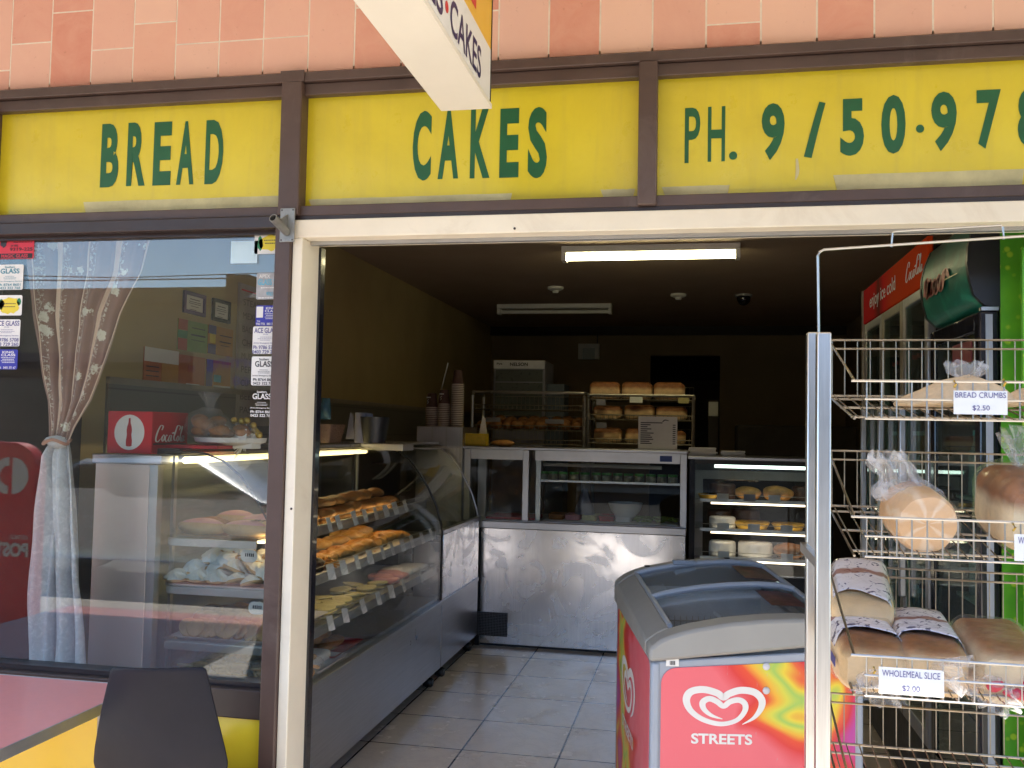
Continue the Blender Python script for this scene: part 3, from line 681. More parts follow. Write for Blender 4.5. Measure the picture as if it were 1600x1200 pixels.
# ------------------------------------------------------------------ curtain
cur = thing('curtain', 'brown floral curtain tied in a knot behind the shop window', 'curtain', (-2.2, .2, .62))
def lerp_rows(rows, v):
    for a, b in zip(rows, rows[1:]):
        if a[0] <= v <= b[0]:
            f = (v-a[0])/(b[0]-a[0]); f2 = f
            return [a[i]+(b[i]-a[i])*f2 for i in range(1, len(a))]
    return list(rows[-1][1:])
YC = .16
def drape(rows, folds, amp, ph=0):
    def fn(u, v):
        l, r_, py, am = lerp_rows(rows, v)
        px = l+(r_-l)*u
        p = at(px, py, y=YC); wv = math.sin(u*folds*2*math.pi+ph+.9*math.sin(v*3+u*5))
        p.y += amp*am*(wv+.35*math.sin(u*folds*5.1*math.pi+2))+.012*noise.noise((u*6, v*5, 3))
        p.x += amp*am*.35*math.cos(u*folds*2*math.pi+ph)
        return p
    return fn
up_rows = [(0, 28, 240, 352, 1), (.22, 38, 222, 425, .95), (.4, 45, 190, 490, .85), (.6, 58, 168, 560, .65), (.8, 72, 143, 625, .45), (.93, 76, 118, 668, .28), (1, 76, 108, 690, .2)]
part('drape', MB().grid(drape(up_rows, 4.5, .016), 150, 80, True), 'curtu', cur, sol=.003, smooth=80)
lo_rows = [(0, 76, 108, 690, .25), (.07, 64, 112, 712, .5), (.3, 54, 122, 800, .8), (.6, 46, 130, 900, 1), (.85, 38, 139, 1000, 1.1), (1, 36, 141, 1046, 1.1)]
part('drape', MB().grid(drape(lo_rows, 2.6, .032, 1.1), 90, 70, True), 'curtl', cur, sol=.003, smooth=80, label='pale grey lower half of the curtain below the knot')
kn = MB(); kc = at(92, 690, y=YC)
kn.ell(kc+Vector((0, -.01, 0)), (.042, .036, .022), 20, 10, .25, 30)
part('knot', kn, 'curtl', cur)
part('tie', MB().tube([kc+Vector((.045*math.cos(t*.35), .04*math.sin(t*.35)-.01, .008*math.sin(t))) for t in range(19)], .006, 6), P('peach_tie', (.5, .28, .2), .7), cur)

# ------------------------------------------------------------------ posters on the side wall
PG = 'certificates and posters on the side wall'
def poster(px, base, label, frame=None, lines=(), name='poster'):
    xw = -2.484 if px[2] > 600 else -2.498
    c = [at(px[0], px[2], x=-2.498), at(px[1], px[3], x=-2.498)]
    y0, y1 = sorted((c[0].y, c[1].y)); z1 = at(px[0], px[2], x=-2.498).z; z0 = at(px[0], px[4] if len(px) > 4 else px[3], x=-2.498).z
    t = thing(name, label, name, (-2.498, (y0+y1)/2, z0), PG)
    part('sheet', MB().box(-2.499, -2.494, y0, y1, z0, z1), base, t)
    if frame:
        b = .018
        fm = MB()
        for q in ((y0, y1, z0, z0+b), (y0, y1, z1-b, z1), (y0, y0+b, z0+b, z1-b), (y1-b, y1, z0+b, z1-b)): fm.box(-2.4985, -2.486, *q)
        part('frame', fm, frame, t)
    d = {}
    for a0, a1, b0, b1, ink in lines:
        mb = d.setdefault(ink, MB()); mb.box(-2.494, -2.4925, y0+(y1-y0)*a0, y0+(y1-y0)*a1, z1-(z1-z0)*b1, z1-(z1-z0)*b0)
    for ink, mb in d.items(): part('print', mb, ink, t)
    return t
M['purplef'] = P('purple_frame', (.10, .06, .20), .4); M['greenp'] = P('green_poster', (.22, .36, .10), .5); M['orangep'] = P('orange_poster', (.50, .24, .03), .5)
M['darkor'] = P('deep_orange_poster', (.45, .12, .02), .5); M['redor'] = P('red_poster_patch', (.42, .07, .03), .5)
TXT = [(.3, .75, .3, .33, 'ink'), (.25, .8, .42, .44, 'ink'), (.25, .8, .5, .52, 'ink'), (.35, .7, .62, .64, 'ink'), (.3, .6, .78, .80, 'ink')]
poster((286, 318, 453, 503, 488), 'white', 'purple framed certificate, left one of the pair on the side wall', 'purplef', TXT, 'certificate')
poster((331, 357, 465, 507, 500), 'white', 'dark framed certificate, right one of the pair on the side wall', 'ink', TXT, 'certificate')
poster((278, 322, 497, 556, 546), 'greenp', 'green poster with red strip above the drink posters on the side wall', None, [(.0, .3, .0, .35, 'redor'), (.0, .3, .62, 1, 'redor'), (.0, .3, .36, .6, 'leafp'), (.45, .9, .2, .23, 'ink'), (.42, .92, .42, .47, 'ink'), (.45, .9, .6, .62, 'ink')])
poster((325, 362, 507, 560, 552), 'orangep', 'orange poster with dark blue left strip on the side wall', None, [(.0, .3, .0, .3, 'bpurple'), (.0, .3, .66, 1, 'bpurple'), (.06, .28, .3, .62, 'stickyel'), (.45, .95, .28, .31, 'ink'), (.45, .9, .5, .54, 'ink'), (.5, .85, .64, .66, 'ink')])
poster((225, 276, 541, 609, 600), 'darkor', 'brown poster with white top, leftmost of the lowest poster row', None, [(.0, 1, .0, .38, 'white'), (.5, 1, .38, 1, 'orangep'), (.06, .42, .5, .53, 'ink'), (.06, .42, .62, .65, 'ink'), (.06, .42, .75, .78, 'ink')])
poster((278, 318, 553, 612, 605), 'darkor', 'deep orange poster in the middle of the lowest poster row', None, [(.3, .8, .86, .93, 'white'), (.35, .6, .3, .5, 'redor')])
poster((322, 358, 561, 612, 607), 'orangep', 'brown and green poster, rightmost of the lowest poster row', None, [(.0, .25, .0, 1, 'bpurple'), (.3, .6, .5, .75, 'lightp'), (.3, 1, .86, .94, 'white'), (.25, 1, 0, .1, 'redor')])
t = thing('menu_board', 'pale menu board listing pies on the side wall behind the window post', 'menu board', (-2.49, 2.2, 1.4))
M['menub'] = P('menu_board_sheet', (.42, .37, .31), .6)
part('board', MB().box(-2.499, -2.485, 1.96, 2.5, 1.45, 2.24), 'menub', t)
mb = MB()
for i, wd in enumerate(('STEAK', 'MEXICAN', 'BACON', 'CHEESE', 'MUSHROOM', 'PEPPER', 'CURRY', 'BEEF', 'PASTIES')): text(mb, wd, (-2.4845, 2.0, 2.12-.075*i), (0, .042*len(wd), 0), (0, 0, .036), .0)
part('lettering', mb, P('faded_menu_print', (.20, .165, .14), .6), t, smooth=0)
part('red_line', MB().box(-2.485, -2.484, 1.98, 2.48, 2.2, 2.208), 'redp', t)

# ------------------------------------------------------------------ ceiling fittings
def batten(name, x0, x1, y, label, lit):
    t = thing(name, label, 'ceiling light', ((x0+x1)/2, y, 2.72))
    part('housing', MB().box(x0, x1, y-.06, y+.06, 2.675, 2.7195), 'white', t, bev=.004)
    part('end_cap', MB().box(x0, x0+.03, y-.05, y+.05, 2.62, 2.6745), 'white', t); part('end_cap', MB().box(x1-.03, x1, y-.05, y+.05, 2.62, 2.6745), 'white', t)
    part('tube', MB().tube([(x0+.031, y, 2.645), (x1-.031, y, 2.645)], .019, 12), 'tube' if lit else 'white', t)
yl = at(1015, 400, z=2.65).y; xa, xb = at(877, 400, z=2.65).x, at(1157, 395, z=2.65).x
batten('fluorescent_light', xa, xb, yl, 'lit fluorescent tube on the dark ceiling above the doorway', True)
pa = at(778, 487, z=2.65)
batten('fluorescent_light', pa.x, at(955, 485, z=2.65).x, pa.y, 'unlit fluorescent batten further back on the ceiling', False)
for px, py, l in ((868, 450, 'round white smoke detector on the ceiling left of centre'), (1060, 461, 'round white smoke detector on the ceiling right of centre')):
    p = at(px, py, z=2.71); t = thing('smoke_detector', l, 'smoke detector', (p.x, p.y, 2.72))
    part('base', MB().lathe([(.001, 2.7195), (.07, 2.7195), (.07, 2.70), (.05, 2.69), (.001, 2.688)], (p.x, p.y, 0), 20), 'white', t)
    part('sensor', MB().lathe([(.001, 2.6875), (.03, 2.6875), (.025, 2.668), (.001, 2.666)], (p.x, p.y, 0), 14), 'white', t)
p = at(1162, 462, z=2.71); t = thing('security_camera', 'small black dome camera on the ceiling', 'camera', (p.x, p.y, 2.72))
part('base', MB().lathe([(.001, 2.7195), (.075, 2.7195), (.075, 2.70), (.001, 2.699)], (p.x, p.y, 0), 18), 'grey', t)
part('dome', MB().ell((p.x, p.y, 2.69), (.06, .06, .07), 16, 10), 'blackgloss', t)
a, b = at(905, 538, y=8.39), at(937, 562, y=8.39)
t = thing('wall_cabinet', 'small pale framed box high on the back wall', 'wall box', ((a.x+b.x)/2, 8.37, b.z))
M['dimwhite'] = P('aged_white_plastic', (.62, .62, .66), .5)
fm = MB()
for q in ((a.x, b.x, a.z-.05, a.z), (a.x, a.x+.05, b.z, a.z-.05), (b.x-.05, b.x, b.z, a.z-.05)): fm.box(q[0], q[1], 8.30, 8.39, q[2], q[3])
part('frame', fm, 'dimwhite', t); part('panel', MB().box(a.x+.05, b.x-.05, 8.34, 8.39, b.z, a.z-.05), 'bluegrey', t)
solo_c = MB().tube([(b.x-.03, 8.385, a.z), (b.x-.03, 8.385, 2.62)], .008)
tag(solo('cable', solo_c, 'dbrown'), 'dark cable running up the back wall from the small box', 'cable')

# ------------------------------------------------------------------ curved glass display case along the left wall
dc = thing('display_case', 'long curved glass display case of steel along the left wall', 'display case', (-1.8, 1.4, 0))
YA, YBk, YE = .42, 2.47, 3.36
XB, XF = -1.95, -1.44                      # back and front of the glazed part
prof = [(-1.44, .47), (-1.44, .86), (-1.452, .92), (-1.485, 1.02), (-1.53, 1.11), (-1.58, 1.19), (-1.64, 1.265), (-1.71, 1.318), (-1.79, 1.345), (-1.88, 1.348), (-1.95, 1.345)]
g = MB(); inner = [(x-.006, z-.004) for x, z in prof]
def curved(mb, y0, y1, pr):
    inn = [(x-.006, z-.004) for x, z in pr]
    loop = pr+inn[::-1]; mb.loft([[(x, y0, z) for x, z in loop], [(x, y1, z) for x, z in loop]])
curved(g, YA, YBk-.004, prof); part('front_glass', g, 'cglass', dc)
g = MB(); curved(g, YBk+.004, YE, prof[1:]); part('front_glass', g, 'cglass', dc)
eg = MB(); pts = [(x, YA-.008, z) for x, z in prof]+[(XB, YA-.008, .47)]; eg.prism(pts, (0, .006, 0)); part('end_glass', eg, 'cglass', dc, smooth=0)
eg = MB(); eg.prism([(p[0], YE+.002, p[2]) for p in pts], (0, .006, 0)); part('end_glass', eg, 'cglass', dc, smooth=0)
def seam(y, r=.006, pr=prof): return MB().tube([(x+.001, y, z+.001) for x, z in pr], r, 8)
part('end_trim', seam(YA-.012, .004), 'dbrown', dc); part('joint_trim', seam(YBk), 'black', dc); part('end_trim', seam(YE+.006, .006), 'alu', dc)
part('end_panel', MB().box(-2.2, XB-.028, .36, .372, .10, 1.30), 'endsteel', dc, bev=.002)
part('end_cap', MB().box(-2.21, XB+.025, .35, .43, 1.301, 1.335), 'steel', dc, bev=.003)
part('corner_post', MB().box(XB-.027, XB+.006, .362, .392, .10, 1.30), 'alu', dc)
part('back_panel', MB().box(-2.2, -2.19, .373, YBk, .10, 1.30), 'steel', dc); part('back_panel', MB().box(-2.0, -1.99, YBk+.01, YE, .10, 1.34), 'darkw', dc); part('deck', MB().box(-1.98, -1.46, YBk+.01, YE, .80, .835), 'black', dc)
part('service_door', MB().box(-1.965, -1.957, .43, 1.4, .53, 1.28), 'cglass', dc); part('service_door', MB().box(-1.975, -1.967, 1.38, YBk, .53, 1.28), 'cglass', dc)
part('service_frame', MB().box(-1.985, -1.955, 1.37, 1.41, .53, 1.28), 'alu', dc)
part('top', MB().box(-2.19, -1.90, .44, 1.42, 1.336, 1.358), 'dbrown', dc, bev=.003)
part('top', MB().box(-2.19, -1.90, 1.42, YBk, 1.336, 1.36), 'steel', dc, bev=.003)
part('top', MB().box(-2.19, -1.72, YBk, YE, 1.352, 1.366), 'steel', dc, bev=.003)
part('base_panel', MB().box(-1.447, -1.43, YA-.02, YBk-.006, .09, .445), 'steel', dc, bev=.002)
part('base_panel', MB().box(-1.447, -1.43, YBk+.006, YE, .09, .445), 'steel', dc, bev=.002)
part('upper_panel', MB().box(-1.447, -1.431, YBk+.006, YE, .472, .845), 'swirl', dc, bev=.002)
part('rail', MB().box(-1.46, -1.424, YA-.02, YE, .446, .471), 'steel', dc, bev=.003)
part('rail', MB().box(-1.46, -1.428, YBk+.006, YE+.02, .846, .872), 'steel', dc, bev=.003)
part('deck', MB().box(XB, -1.46, YA, YBk, .455, .485), 'steel', dc)
part('plinth', MB().box(-2.15, -1.55, .5, YE-.05, .03, .088), 'black', dc)
part('inner_end', MB().box(-2.19, -1.46, YA-.01, YA-.002, .10, .445), 'dbrown', dc)
for yy in (.6, 2.38, 2.62, 3.28):
    cm = MB().lathe([(.001, 0), (.02, 0), (.027, .012), (.027, .042), (.02, .054), (.001, .054)], (0, 0, -.027), 14)
    cm.v = [Vector((-1.475+p.z, yy+p.y, .0275+p.x)) for p in cm.v]; part('castor', cm, 'black', dc)
SH = [(1.035, -1.545), (.858, -1.485), (.655, -1.475)]
for i, (z, xf) in enumerate(SH):
    s_ = part('shelf', MB().box(XB+.01, xf, YA+.01, YBk-.02, z-.006, z+.002), 'cglass' if i == 0 else 'steel', dc)
    part('front_rail', MB().box(xf+.001, xf+.014, YA+.03, YBk-.02, z-.034, z+.008), 'alu', s_, bev=.002)
    part('end_rail', MB().box(XB+.02, xf-.03, YA+.002, YA+.012, z-.036, z-.007), 'alu', s_, bev=.002)
    part('guard_wire', MB().tube([(xf+.004, YA+.04, z+.03), (xf+.004, YBk-.03, z+.03)], .0022, 6), 'chrome', s_)
for yb in (YA+.05, 1.43, YBk-.06):
    part('shelf_support', MB().box(XB-.002, XB+.009, yb, yb+.02, .486, 1.33), 'alu', dc)
M['casetube'] = EM('case_tube', (1, .76, .32), 2.4)
part('light_tube', MB().tube([(-1.90, .47, 1.315), (-1.90, YBk-.05, 1.315)], .013, 10), 'casetube', dc)
part('light_strip', MB().box(-1.60, -1.575, YA+.06, YBk-.3, 1.0145, 1.0245), 'warm', dc)
part('light_strip', MB().box(-1.52, -1.505, YA+.06, YBk-.3, .838, .846), 'warm', dc)
part('curved_top_panel', MB().box(-1.78, -1.56, YBk+.1, YE-.02, 1.332, 1.336), 'alu', dc)
mb = MB()
for zz, zt in ((1.015, 1.0), (.828, .82)):
    pass

# --- pastries: one prototype each, then copies
def proto(name, mat, mb, cat, bev=0, extra=None, smooth=60):
    o = bpy.data.objects.new(name, mb.mesh(name, Vector((0, 0, 0)), smooth)); col.objects.link(o)
    o.data.materials.append(M[mat]); o['category'] = cat
    if extra:
        for nm, emb, em in extra: part(nm, emb, em, o, local=True)
    return Batch(o)
rnd = random.uniform
def bun_mb(): return MB().ell((0, 0, .022), (.10, .042, .032), 22, 12, .12, 14, -.022)
ic = MB(); ic.ell((0, 0, .024), (.094, .038, .034), 22, 12, .12, 14, .006)
fbun = proto('finger_bun', 'bun', bun_mb(), 'bun', extra=[('icing', ic, 'pinkice')])
spr = MB()
for i in range(60): spr.obox((rnd(.02, .085), rnd(-.028, .028), .057), (.005, .0015, .0015), (rnd(-1, 1), rnd(-1, 1), rnd(-.2, .2)), (0, .3, 1))
sbun = proto('sprinkle_bun', 'bun', bun_mb(), 'bun', extra=[('icing', ic, 'pinkice'), ('sprinkles', spr, 'choc')])
browny = proto('croissant', 'crust', MB().ell((0, 0, .02), (.07, .032, .03), 20, 10, .35, 26, -.02), 'pastry')
mer = MB()
def swirl_prof():
    L = []; n = 26
    for j in range(15):
        v = j/14; r0 = .046*(1-v)**.6+.001; z = .012+.034*v
        L.append([Vector((r0*(1+.16*math.sin(7*2*math.pi*i/n+v*7))*math.cos(2*math.pi*i/n), r0*(1+.16*math.sin(7*2*math.pi*i/n+v*7))*math.sin(2*math.pi*i/n), z)) for i in range(n)])
    return L
mer.loft(swirl_prof())
bis_b = MB().lathe([(.001, 0), (.042, 0), (.047, .005), (.045, .012), (.001, .014)], (0, 0, 0), 20)
kiss = proto('cream_biscuit', 'bun', bis_b, 'cream biscuit', extra=[('cream_swirl', mer, 'cream2')])
pkiss = proto('pink_biscuit', 'bun', bis_b, 'pink biscuit', extra=[('icing', MB().ell((0, 0, .016), (.043, .043, .018), 18, 8, .1, 30, -.004), 'pinkice')])
bisc = proto('biscuit', 'biscuit', MB().lathe([(.001, 0), (.036, 0), (.041, .004), (.040, .010), (.034, .013), (.001, .014)], (0, 0, 0), 20, lambda q, z: 1+.05*math.sin(q*19)), 'biscuit')
gbis = proto('pale_cookie', 'greenbis', MB().lathe([(.001, 0), (.045, 0), (.052, .005), (.05, .011), (.001, .015)], (0, 0, 0), 20, lambda q, z: 1+.05*math.sin(q*17)), 'cookie')
def glaze(name, lo, mid, hi):
    k = NT(name); sp = k.n('SeparateXYZ'); k.l(k.obj(), sp.inputs[0])
    z = k.math('ADD', k.math('MULTIPLY', sp.outputs[2], 11.), k.math('MULTIPLY_ADD', k.noise(30, 5, .7, .6), 1.1, -.45))
    k.l(k.ramp(z, [(.1, lo), (.45, mid), (.72, hi), (.95, tuple(x*.55 for x in hi))]), k.b.inputs['Base Color']); k.b.inputs['Roughness'].default_value = .38
    k.bump(k.noise(70, 5, .7), .5, .006); return k.m
M['pasty2'] = glaze('glazed_pasty', (.66, .46, .20), (.68, .36, .08), (.56, .22, .03)); M['roll2'] = glaze('browned_pie_crust', (.50, .26, .09), (.42, .18, .05), (.30, .10, .025))
past = [proto('pasty', 'pasty2', MB().ell((0, 0, .02), (.105+.008*q, .05, .042), 30, 16, .22+.05*q, 20+5*q, -.02, seed=q*3.7), 'pasty') for q in range(3)]
roll = [proto('savoury_roll', 'roll2', MB().ell((0, 0, .018), (.10+.012*q, .055-.004*q, .036), 28, 14, .28, 16+7*q, -.018, seed=q*5.1), 'savoury roll') for q in range(3)]
pinkc = proto('iced_slice', 'pinkice', MB().ell((0, 0, .014), (.07, .045, .018), 20, 8, .06, 20, -.012, .6), 'slice')
whitec = proto('white_iced_slice', 'cream2', MB().ell((0, 0, .014), (.085, .05, .022), 20, 8, .06, 20, -.012, .5), 'slice')
fries = MB()
for i in range(40): fries.obox((rnd(-.05, .05), rnd(-.05, .05), .008+rnd(0, .02)), (.06, .007, .007), (rnd(-1, 1), rnd(-1, 1), rnd(-.15, .15)), (0, .2, 1))
shav = proto('chocolate_crackle', 'choc', MB().ell((0, 0, .018), (.045, .045, .03), 22, 10, .5, 60, -.018), 'chocolate cake')
strips = proto('cheese_straw_heap', 'pasty', fries, 'cheese straws')
tray = proto('serving_tray', 'dimwhite', MB().loft([[(a*.9, b*.9, 0) for a, b in rr(-.22, .22, -.15, .15, .03)], [(a, b, .014) for a, b in rr(-.22, .22, -.15, .15, .03)], [(a*.97, b*.96, .0135) for a, b in rr(-.22, .22, -.15, .15, .03)], [(a*.88, b*.87, .003) for a, b in rr(-.22, .22, -.15, .15, .03)]]), 'tray')
z1, z2, z3 = SH[0][0]+.0025, SH[1][0]+.0025, SH[2][0]+.0025
# top shelf, seen through the window: iced buns near the end glass
L1 = 'pink iced finger bun on the top shelf nearest the shop window'
fbun((-1.85, .53, z1), .05, 'plain pink iced finger bun, left one at the window end of the top shelf')
sbun((-1.665, .52, z1), -.04, 'pink iced finger bun with sprinkles at the window end of the top shelf')
browny((-1.87, .66, z1+.002), .3, 'small brown pastry behind the iced buns on the top shelf')
for i, (bx, by) in enumerate(((-1.66, .63), (-1.67, .735), (-1.85, .80), (-1.66, .84))): (fbun if i != 1 else fbun)((bx, by, z1+(.0 if i else .004)), rnd(-.1, .1), 'pink iced finger bun in the rows behind the front two', (1, 1, 1.15), group='iced finger buns behind the front pair')
# top shelf, seen through the doorway: savoury rolls and pies
for i in range(10):
    yy = .98+.14*i
    roll[i % 3]((-1.67+rnd(-.02, .01), yy, z1), R_(90)+rnd(-.5, .5), 'brown savoury roll in the row on the top shelf of the curved case', (rnd(.8, 1.1), rnd(.85, 1.1), rnd(.65, .95)), group='savoury rolls on the top shelf')
for i in range(6):
    yy = 1.12+.2*i
    roll[(i+1) % 3]((-1.72+rnd(-.01, .02), yy, z1+.046), R_(90)+rnd(-.4, .4), 'brown savoury roll stacked on top of the row on the top shelf', (rnd(.8, 1.1), rnd(.8, 1.05), rnd(.6, .85)), group='savoury rolls stacked on the top shelf row')
# second shelf, window end: heap of white cream biscuits
k0 = 0
lw = 'white cream swirl biscuit in the heap behind the window on the middle shelf'
for lay, n_, yy0 in ((0, 6, .475), (0, 6, .55), (0, 6, .625), (1, 5, .515), (1, 5, .59), (1, 4, .665), (2, 3, .55), (2, 4, .63), (3, 2, .60)):
    for i in range(n_):
        xx = -1.91+.078*i+lay*.046+rnd(-.012, .012)
        if xx > -1.51: continue
        kiss((xx, yy0+rnd(-.015, .015), z2+.034*lay+rnd(0, .006)), 0, lw, rnd(.86, 1.08), (rnd(-.3, .3)+(.35 if lay else .12), rnd(-.3, .3), rnd(0, 6)), group='white cream biscuits heaped on the middle shelf')
for xx, yy, zz in ((-1.89, .76, .028), (-1.70, .78, .05), (-1.62, .77, .06), (-1.55, .76, .035), (-1.66, .83, .06), (-1.57, .84, .05), (-1.78, .8, .03)):
    pkiss((xx, yy, z2+zz-.02), rnd(0, 3), 'pink iced biscuit behind the white cream biscuits on the middle shelf', rnd(.95, 1.1), group='pink iced biscuits behind the white heap')
# second shelf, doorway: golden pasties
for i in range(8):
    yy = 1.02+.15*i
    past[i % 3]((-1.60+rnd(-.02, .01), yy+rnd(-.02, .02), z2), rnd(.9, 2.0), 'golden pasty on the second shelf of the curved case', (rnd(.75, 1.1), rnd(.9, 1.2), rnd(.7, .95)), group='golden pasties on the second shelf')
for i in range(6): past[(i+1) % 3]((-1.76+rnd(-.02, .02), 1.0+.21*i, z2+.012), rnd(.4, 1.6), 'golden pasty at the back of the second shelf in the curved case', group='golden pasties at the back of the second shelf')
for xx, yy in ((-1.55, .86), (-1.62, .91)): shav((xx, yy, z2), 0, 'dark chocolate crackle beside the pasties by the door jamb', 1.15, group='chocolate crackles by the jamb')
strips((-1.545, .97, z2+.002), .4, 'heap of golden cheese straws between chocolate crackles and pasties')
# third shelf, window end: tray of biscuits
tray((-1.69, .56, z3), 0, 'pale tray of biscuits on the lowest shelf behind the window')
lb = 'brown biscuit standing in the rows on the tray behind the window'
for r0 in range(3):
    for i in range(13):
        xx = -1.855+.028*i+rnd(-.006, .006)
        bisc((xx, .47+.075*r0+rnd(-.012, .012), z3+.036+.012*r0), 0, lb, rnd(.85, 1.08), (R_(52)+rnd(-.25, .25), rnd(-.3, .3), rnd(-.5, .5)), group='biscuits in rows on the tray')
for i in range(9):
    bisc((-1.80+.03*i, .70+rnd(-.02, .02), z3+.06), 0, 'brown biscuit in the pile behind the biscuit tray', 1, (rnd(-.4, .4), rnd(-.4, .4), 0), group='biscuits piled behind the tray')
tray((-1.66, .76, z3+.03), 0, 'pale tray behind the biscuit tray on the lowest shelf', (.9, .7, 1))
# third shelf, doorway: pale cookies, iced slices
for st in range(7):
    for h in range(3):
        gbis((-1.53-.1*(st % 2)+rnd(-.008, .008), .96+.105*(st//2)+rnd(-.01, .01), z3+.0155*h), rnd(0, 3), 'pale cookie in the stacks on the lowest shelf of the curved case', rnd(.9, 1.08), (rnd(-.12, .12), rnd(-.12, .12), 0), group='pale cookies stacked on the lowest shelf')
for st in range(5):
    for h in range(2): gbis((-1.56-.1*(st % 2), 1.40+.08*st, z3+.0155*h), 0, 'pale cookie in the stacks on the lowest shelf of the curved case', 1, (rnd(-.15, .15), rnd(-.1, .1), 0), group='pale cookies stacked on the lowest shelf')
for i in range(4): pinkc((-1.56-.06*(i % 2), 1.86+.08*i, z3), rnd(-.2, .2), 'pink iced slice on the lowest shelf of the curved case', group='pink iced slices on the lowest shelf')
for i in range(3): whitec((-1.60+.02*i, 2.14+.095*i, z3), .1, 'white iced slice at the far end of the lowest shelf', group='white iced slices on the lowest shelf')
# deck: red tray and white tray with slices
M['redtray'] = P('red_tray', (.5, .02, .03), .35)
t = dup(tray.p, (-1.60, 1.12, .486), R_(90), 'red tray on the floor of the curved case by the door jamb', (.8, .9, 1)); t.data = t.data.copy(); t.data.materials[0] = M['redtray']
for i in range(3): roll[i]((-1.66+.05*i, 1.10+.01*i, .495+.03*(i % 2)), R_(90), 'brown roll on the red tray in the floor of the curved case', (.9, .9, .9), group='rolls on the red tray')
dup(tray.p, (-1.54, .86, .486), R_(90), 'white tray of pale slices on the floor of the curved case', (.75, .7, 1))
for i in range(2): whitec((-1.54, .81+.1*i, .49), R_(90), 'pale slice on the white tray in the floor of the curved case', group='pale slices on the white tray')
# deck, window end: bags of biscuits
def bag_mb(s=1):
    mb = MB(); mb.ell((0, 0, .045*s), (.085*s, .06*s, .05*s), 26, 14, .3, 24, -.044*s)
    n = []
    for j in range(7):
        v = j/6; r0 = (.022+.030*v*v)*s; z = (.088+.075*v)*s
        n.append([Vector((r0*(1+.5*math.sin(i*2.3+j*.6))*math.cos(i*.3927), r0*.6*(1+.5*math.cos(i*1.9))*math.sin(i*.3927), z+.012*math.sin(i*1.7)*v)) for i in range(16)])
    mb.loft(n, False); return mb
bi = MB()
for i in range(16):
    c = Vector((rnd(-.055, .055), rnd(-.03, .03), rnd(.014, .065))); q = MB().lathe([(.001, 0), (.03, 0), (.033, .005), (.03, .011), (.001, .012)], (0, 0, 0), 12)
    e = Matrix.Rotation(rnd(-.6, .6), 3, 'X') @ Matrix.Rotation(rnd(-.6, .6), 3, 'Y'); bi.add([e @ p+c for p in q.v], q.f)
bagp = thing('biscuit_bag', 'clear bag of biscuits', 'bag')
part('film', bag_mb(), 'bagc', bagp); part('biscuits', bi, 'biscuit', bagp)
BAGS = Batch(bagp)
for xx, yy in ((-1.86, .50), (-1.70, .49), (-1.55, .50), (-1.79, .62), (-1.62, .63), (-1.50, .66)):
    BAGS((xx, yy, .488), rnd(-.4, .4), 'clear bag of brown biscuits on the floor of the case behind the black chair', rnd(.9, 1.08), group='bags of biscuits on the case floor')
# price tags
tg = MB(); tg.obox((0, 0, .026), (.0012, .044, .052))
tagp = proto('price_tag', 'white', tg, 'price tag', smooth=0)
def tags(px_list, xw, lab, grp, h):
    for px, py in px_list:
        p = at(px, py, x=xw); tagp((xw, p.y, p.z), 0, lab, (1, 1, h), (0, R_(-28), rnd(-.06, .06)), group=grp)
TG = ((z1, 'white price tag leaning on the top shelf rail of the curved case', 'price tags on the top shelf', [.97, 1.08, 1.27, 1.40, 1.55, 1.70, 1.85, 2.02], SH[0][1]+.03),
      (z2, 'white price tag leaning on the second shelf rail of the curved case', 'price tags on the second shelf', [.84, .98, 1.14, 1.30, 1.48, 1.62, 1.78, 1.94, 2.12, 2.3], SH[1][1]+.035),
      (z3, 'white price tag leaning on the lowest shelf rail of the curved case', 'price tags on the lowest shelf', [.84, 1.0, 1.22, 1.42, 1.6, 1.8, 2.1], SH[2][1]+.03))
for z, lab, grp, ys, xt in TG:
    for yy in ys: tagp((xt+.006, yy, z-.026), 0, lab, rnd(1.12, 1.3), (rnd(-.12, .12), R_(-18), rnd(-.2, .12)), group=grp)
cardz = MB(); cardz.prism([(p[0], 0, p[1]) for p in rr(-.033, .033, 0, .045, .02)], (0, .0015, 0))
mb = MB()
for i in range(5): mb.box(-.016+.0075*i, -.0115+.0075*i, -.0008, -.0002, .020, .032)
cardp = proto('round_price_card', 'white', cardz, 'price card', extra=[('print', mb, 'ink')], smooth=0)
p = at(392, 875, y=.44); cardp((p.x, .425, p.z-.006), 0, 'rounded white price card above the white cream biscuits')
p = at(404, 957, y=.44); cardp((p.x, .425, p.z-.004), 0, 'rounded white price card above the tray of biscuits')

# ------------------------------------------------------------------ on top of the display case
ck = thing('drinks_carton', 'red drinks carton with white bottle disc on the display case', 'carton', (-2.05, .5, 1.337))
M['coked'] = P('red_carton_side', (.42, .006, .016), .4)
A_ = at(168, 709, y=.40); B_ = at(236, 643, y=.40)
cx0, cx1, cz0, cz1 = A_.x, B_.x-.06, 1.337, B_.z
cx0, cx1, yk = -2.184, -2.0, .40
part('carton', MB().box(cx0, cx1, yk, yk+.25, cz0, cz1), 'coke', ck, bev=.002)
part('side_face', MB().box(cx1, cx1+.0012, yk+.003, yk+.247, cz0+.003, cz1-.003), 'coked', ck)
part('opening', MB().box(cx1+.0012, cx1+.002, yk+.01, yk+.24, cz0+.034, cz0+.04), 'dbrown', ck)
dm = MB(); dcx, dcz = (cx0+cx1)/2, (cz0+cz1)/2; rd = (cx1-cx0)*.34
dm.prism([(dcx+rd*math.cos(i*.2618), yk-.0012, dcz+rd*1.06*math.sin(i*.2618)) for i in range(24)], (0, .0008, 0)); part('disc', dm, 'white', ck, smooth=0)
